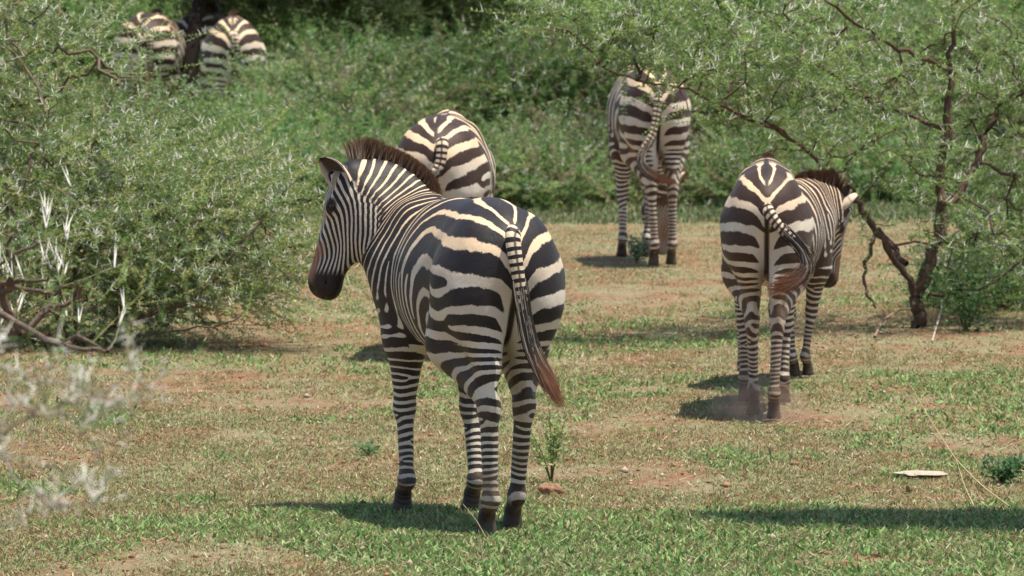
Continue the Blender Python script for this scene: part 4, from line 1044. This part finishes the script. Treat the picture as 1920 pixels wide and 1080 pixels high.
# seedling beside the nearest zebra
def herb(name, label, base, hgt, nst, nl, wid, seed, pal, leaf=(.02, .012), col=(.12, .12, .05), cat='plant'):
    rng = np.random.default_rng(seed); root = empty(name, tuple(base), 0, label=label, cat=cat)
    paths = []; lb = []; ld = []
    for s in range(nst):
        a = rng.uniform(0, 6.28); top = np.array([math.cos(a) * wid * rng.uniform(.3, 1), math.sin(a) * wid * .7, hgt * rng.uniform(.6, 1)])
        mid = top * [.25, .25, .5]; t = np.linspace(0, 1, 9)[:, None]
        pts = (1 - t) ** 2 * np.array([0, 0, -.01]) + 2 * t * (1 - t) * mid + t * t * top
        paths.append((pts, np.linspace(.0035, .0012, 9)))
        tt = rng.uniform(.35, 1, nl)[:, None]; q = (1 - tt) ** 2 * 0 + 2 * tt * (1 - tt) * mid + tt * tt * top
        lb.append(q + rng.normal(0, wid * .16, q.shape)); dd = rng.normal(size=(nl, 3)); dd[:, 2] = np.abs(dd[:, 2]) * .3; ld.append(nrm(dd))
    V, F = tubes(paths, 4); mesh_obj('stem', V, F, M_BARK, root, cols=np.array(col)[None] * np.ones((len(V), 1)), smooth=True)
    lb = np.concatenate(lb); ld = np.concatenate(ld); n = len(lb)
    LV = leaf_quads(lb, ld, leaf[0] * rng.uniform(.6, 1.3, n), leaf[1] * rng.uniform(.6, 1.3, n), rng)
    pal = np.array(pal); c = np.repeat(pal[rng.integers(0, len(pal), n)] * rng.uniform(.8, 1.2, n)[:, None], 4, 0)
    mesh_obj('leaves', LV, np.arange(n * 4).reshape(-1, 4), M_LEAF, root, cols=c)
    return root
gp = ground_at(1034, 905)
herb('seedling', 'thin light green seedling rising behind the red brown stone', gp, .30, 7, 52, .11, 1, [(.36, .46, .18), (.26, .37, .13), (.42, .50, .24)], (.023, .015))
herb('weed', 'tuft of green weed on the grass left of the nearest front hooves', ground_at(690, 850), .04, 8, 22, .10, 2, [(.16, .28, .12), (.22, .33, .15)], cat='plant')
herb('weed', 'grey green leafy weed by the hooves of the grazing zebra', ground_at(1193, 492), .17, 10, 40, .10, 3, [(.2, .3, .17), (.26, .35, .2)], (.03, .014))
herb('weed', 'dark green weed at the foot of the small tree trunk', ground_at(1810, 622), .36, 14, 60, .40, 4, [(.05, .12, .04), (.09, .16, .06)], (.035, .02))
herb('weed', 'dark green leafy weed at the right edge near the whitish stone', ground_at(1880, 905), .09, 10, 30, .12, 6, [(.09, .19, .08), (.13, .24, .10)], (.03, .02))
def stalk(name, label, pts, r, col, cat='twig', mat=None):
    pts = np.array(pts); base = pts[0].copy(); k = len(pts); tt = np.linspace(0, k - 1, (k - 1) * 4 + 1)
    sp = np.stack([np.interp(tt, np.arange(k), pts[:, a]) for a in range(3)], 1); sp[1:-1] = (sp[:-2] + sp[1:-1] * 2 + sp[2:]) / 4
    V, F = tubes([(sp - base, np.linspace(r, r * .4, len(sp)))], 5)
    o = mesh_obj(name, V, F, M_BARK, cols=np.array(col)[None] * np.ones((len(V), 1)), smooth=True); o.location = base; tag(o, label, cat); return o
def gpt(px, py, z=0.0, dY=0): 
    g = ground_at(px, py); return at(px, py - z * FPX / g[1], g[1] + dY)
stalk('dry_stalk', 'upright tan dry stalk between the nearest front hooves', [gpt(822, 985), gpt(820, 985, .05), gpt(818, 985, .11)], .003, (.42, .34, .2))
stalk('dry_stalk', 'leaning tan dry stalk in front of the nearest hooves', [gpt(912, 1010), gpt(893, 1010, .07), gpt(868, 1010, .13)], .003, (.42, .34, .2))
stalk('dry_stalk', 'tan dry stalk below the nearest hind hoof at the bottom', [gpt(905, 1060), gpt(903, 1060, .06), gpt(897, 1060, .13)], .003, (.42, .34, .2))
stalk('dry_twig', 'long thin straw coloured twig lying slanted at the lower right', [gpt(1893, 950), gpt(1840, 915, .01), gpt(1790, 868, .02), gpt(1745, 800, .03), gpt(1708, 735, .03)], .0035, (.42, .35, .18))
stalk('dry_twig', 'short straw twig forking beside the long slanted twig', [gpt(1828, 953), gpt(1808, 915, .01), gpt(1793, 870, .02)], .0028, (.42, .35, .18))
stalk('dry_branch', 'curved pale fallen branch on the ground left of the small tree', [gpt(1640, 632), gpt(1655, 610, .03), gpt(1690, 598, .06), gpt(1735, 600, .04)], .009, (.34, .22, .16))
stalk('dry_branch', 'pale grey fallen stick right of the small tree trunk', [gpt(1748, 640), gpt(1768, 585, .05), gpt(1765, 560, .12), gpt(1745, 530, .2)], .006, (.45, .40, .34))
stalk('dry_branch', 'brown fallen branch under the huge left thorn bush', [gpt(60, 640), gpt(120, 632, .05), gpt(170, 622, .08)], .012, (.26, .16, .1))
rl_ = rock('dry_leaf', 'single curled olive dry leaf on the grass below the whitish stone', ground_at(1705, 922), (.012, .02, .028), (.20, .17, .08), 9, 'leaf')
print('script', round(time.time() - T0, 1))
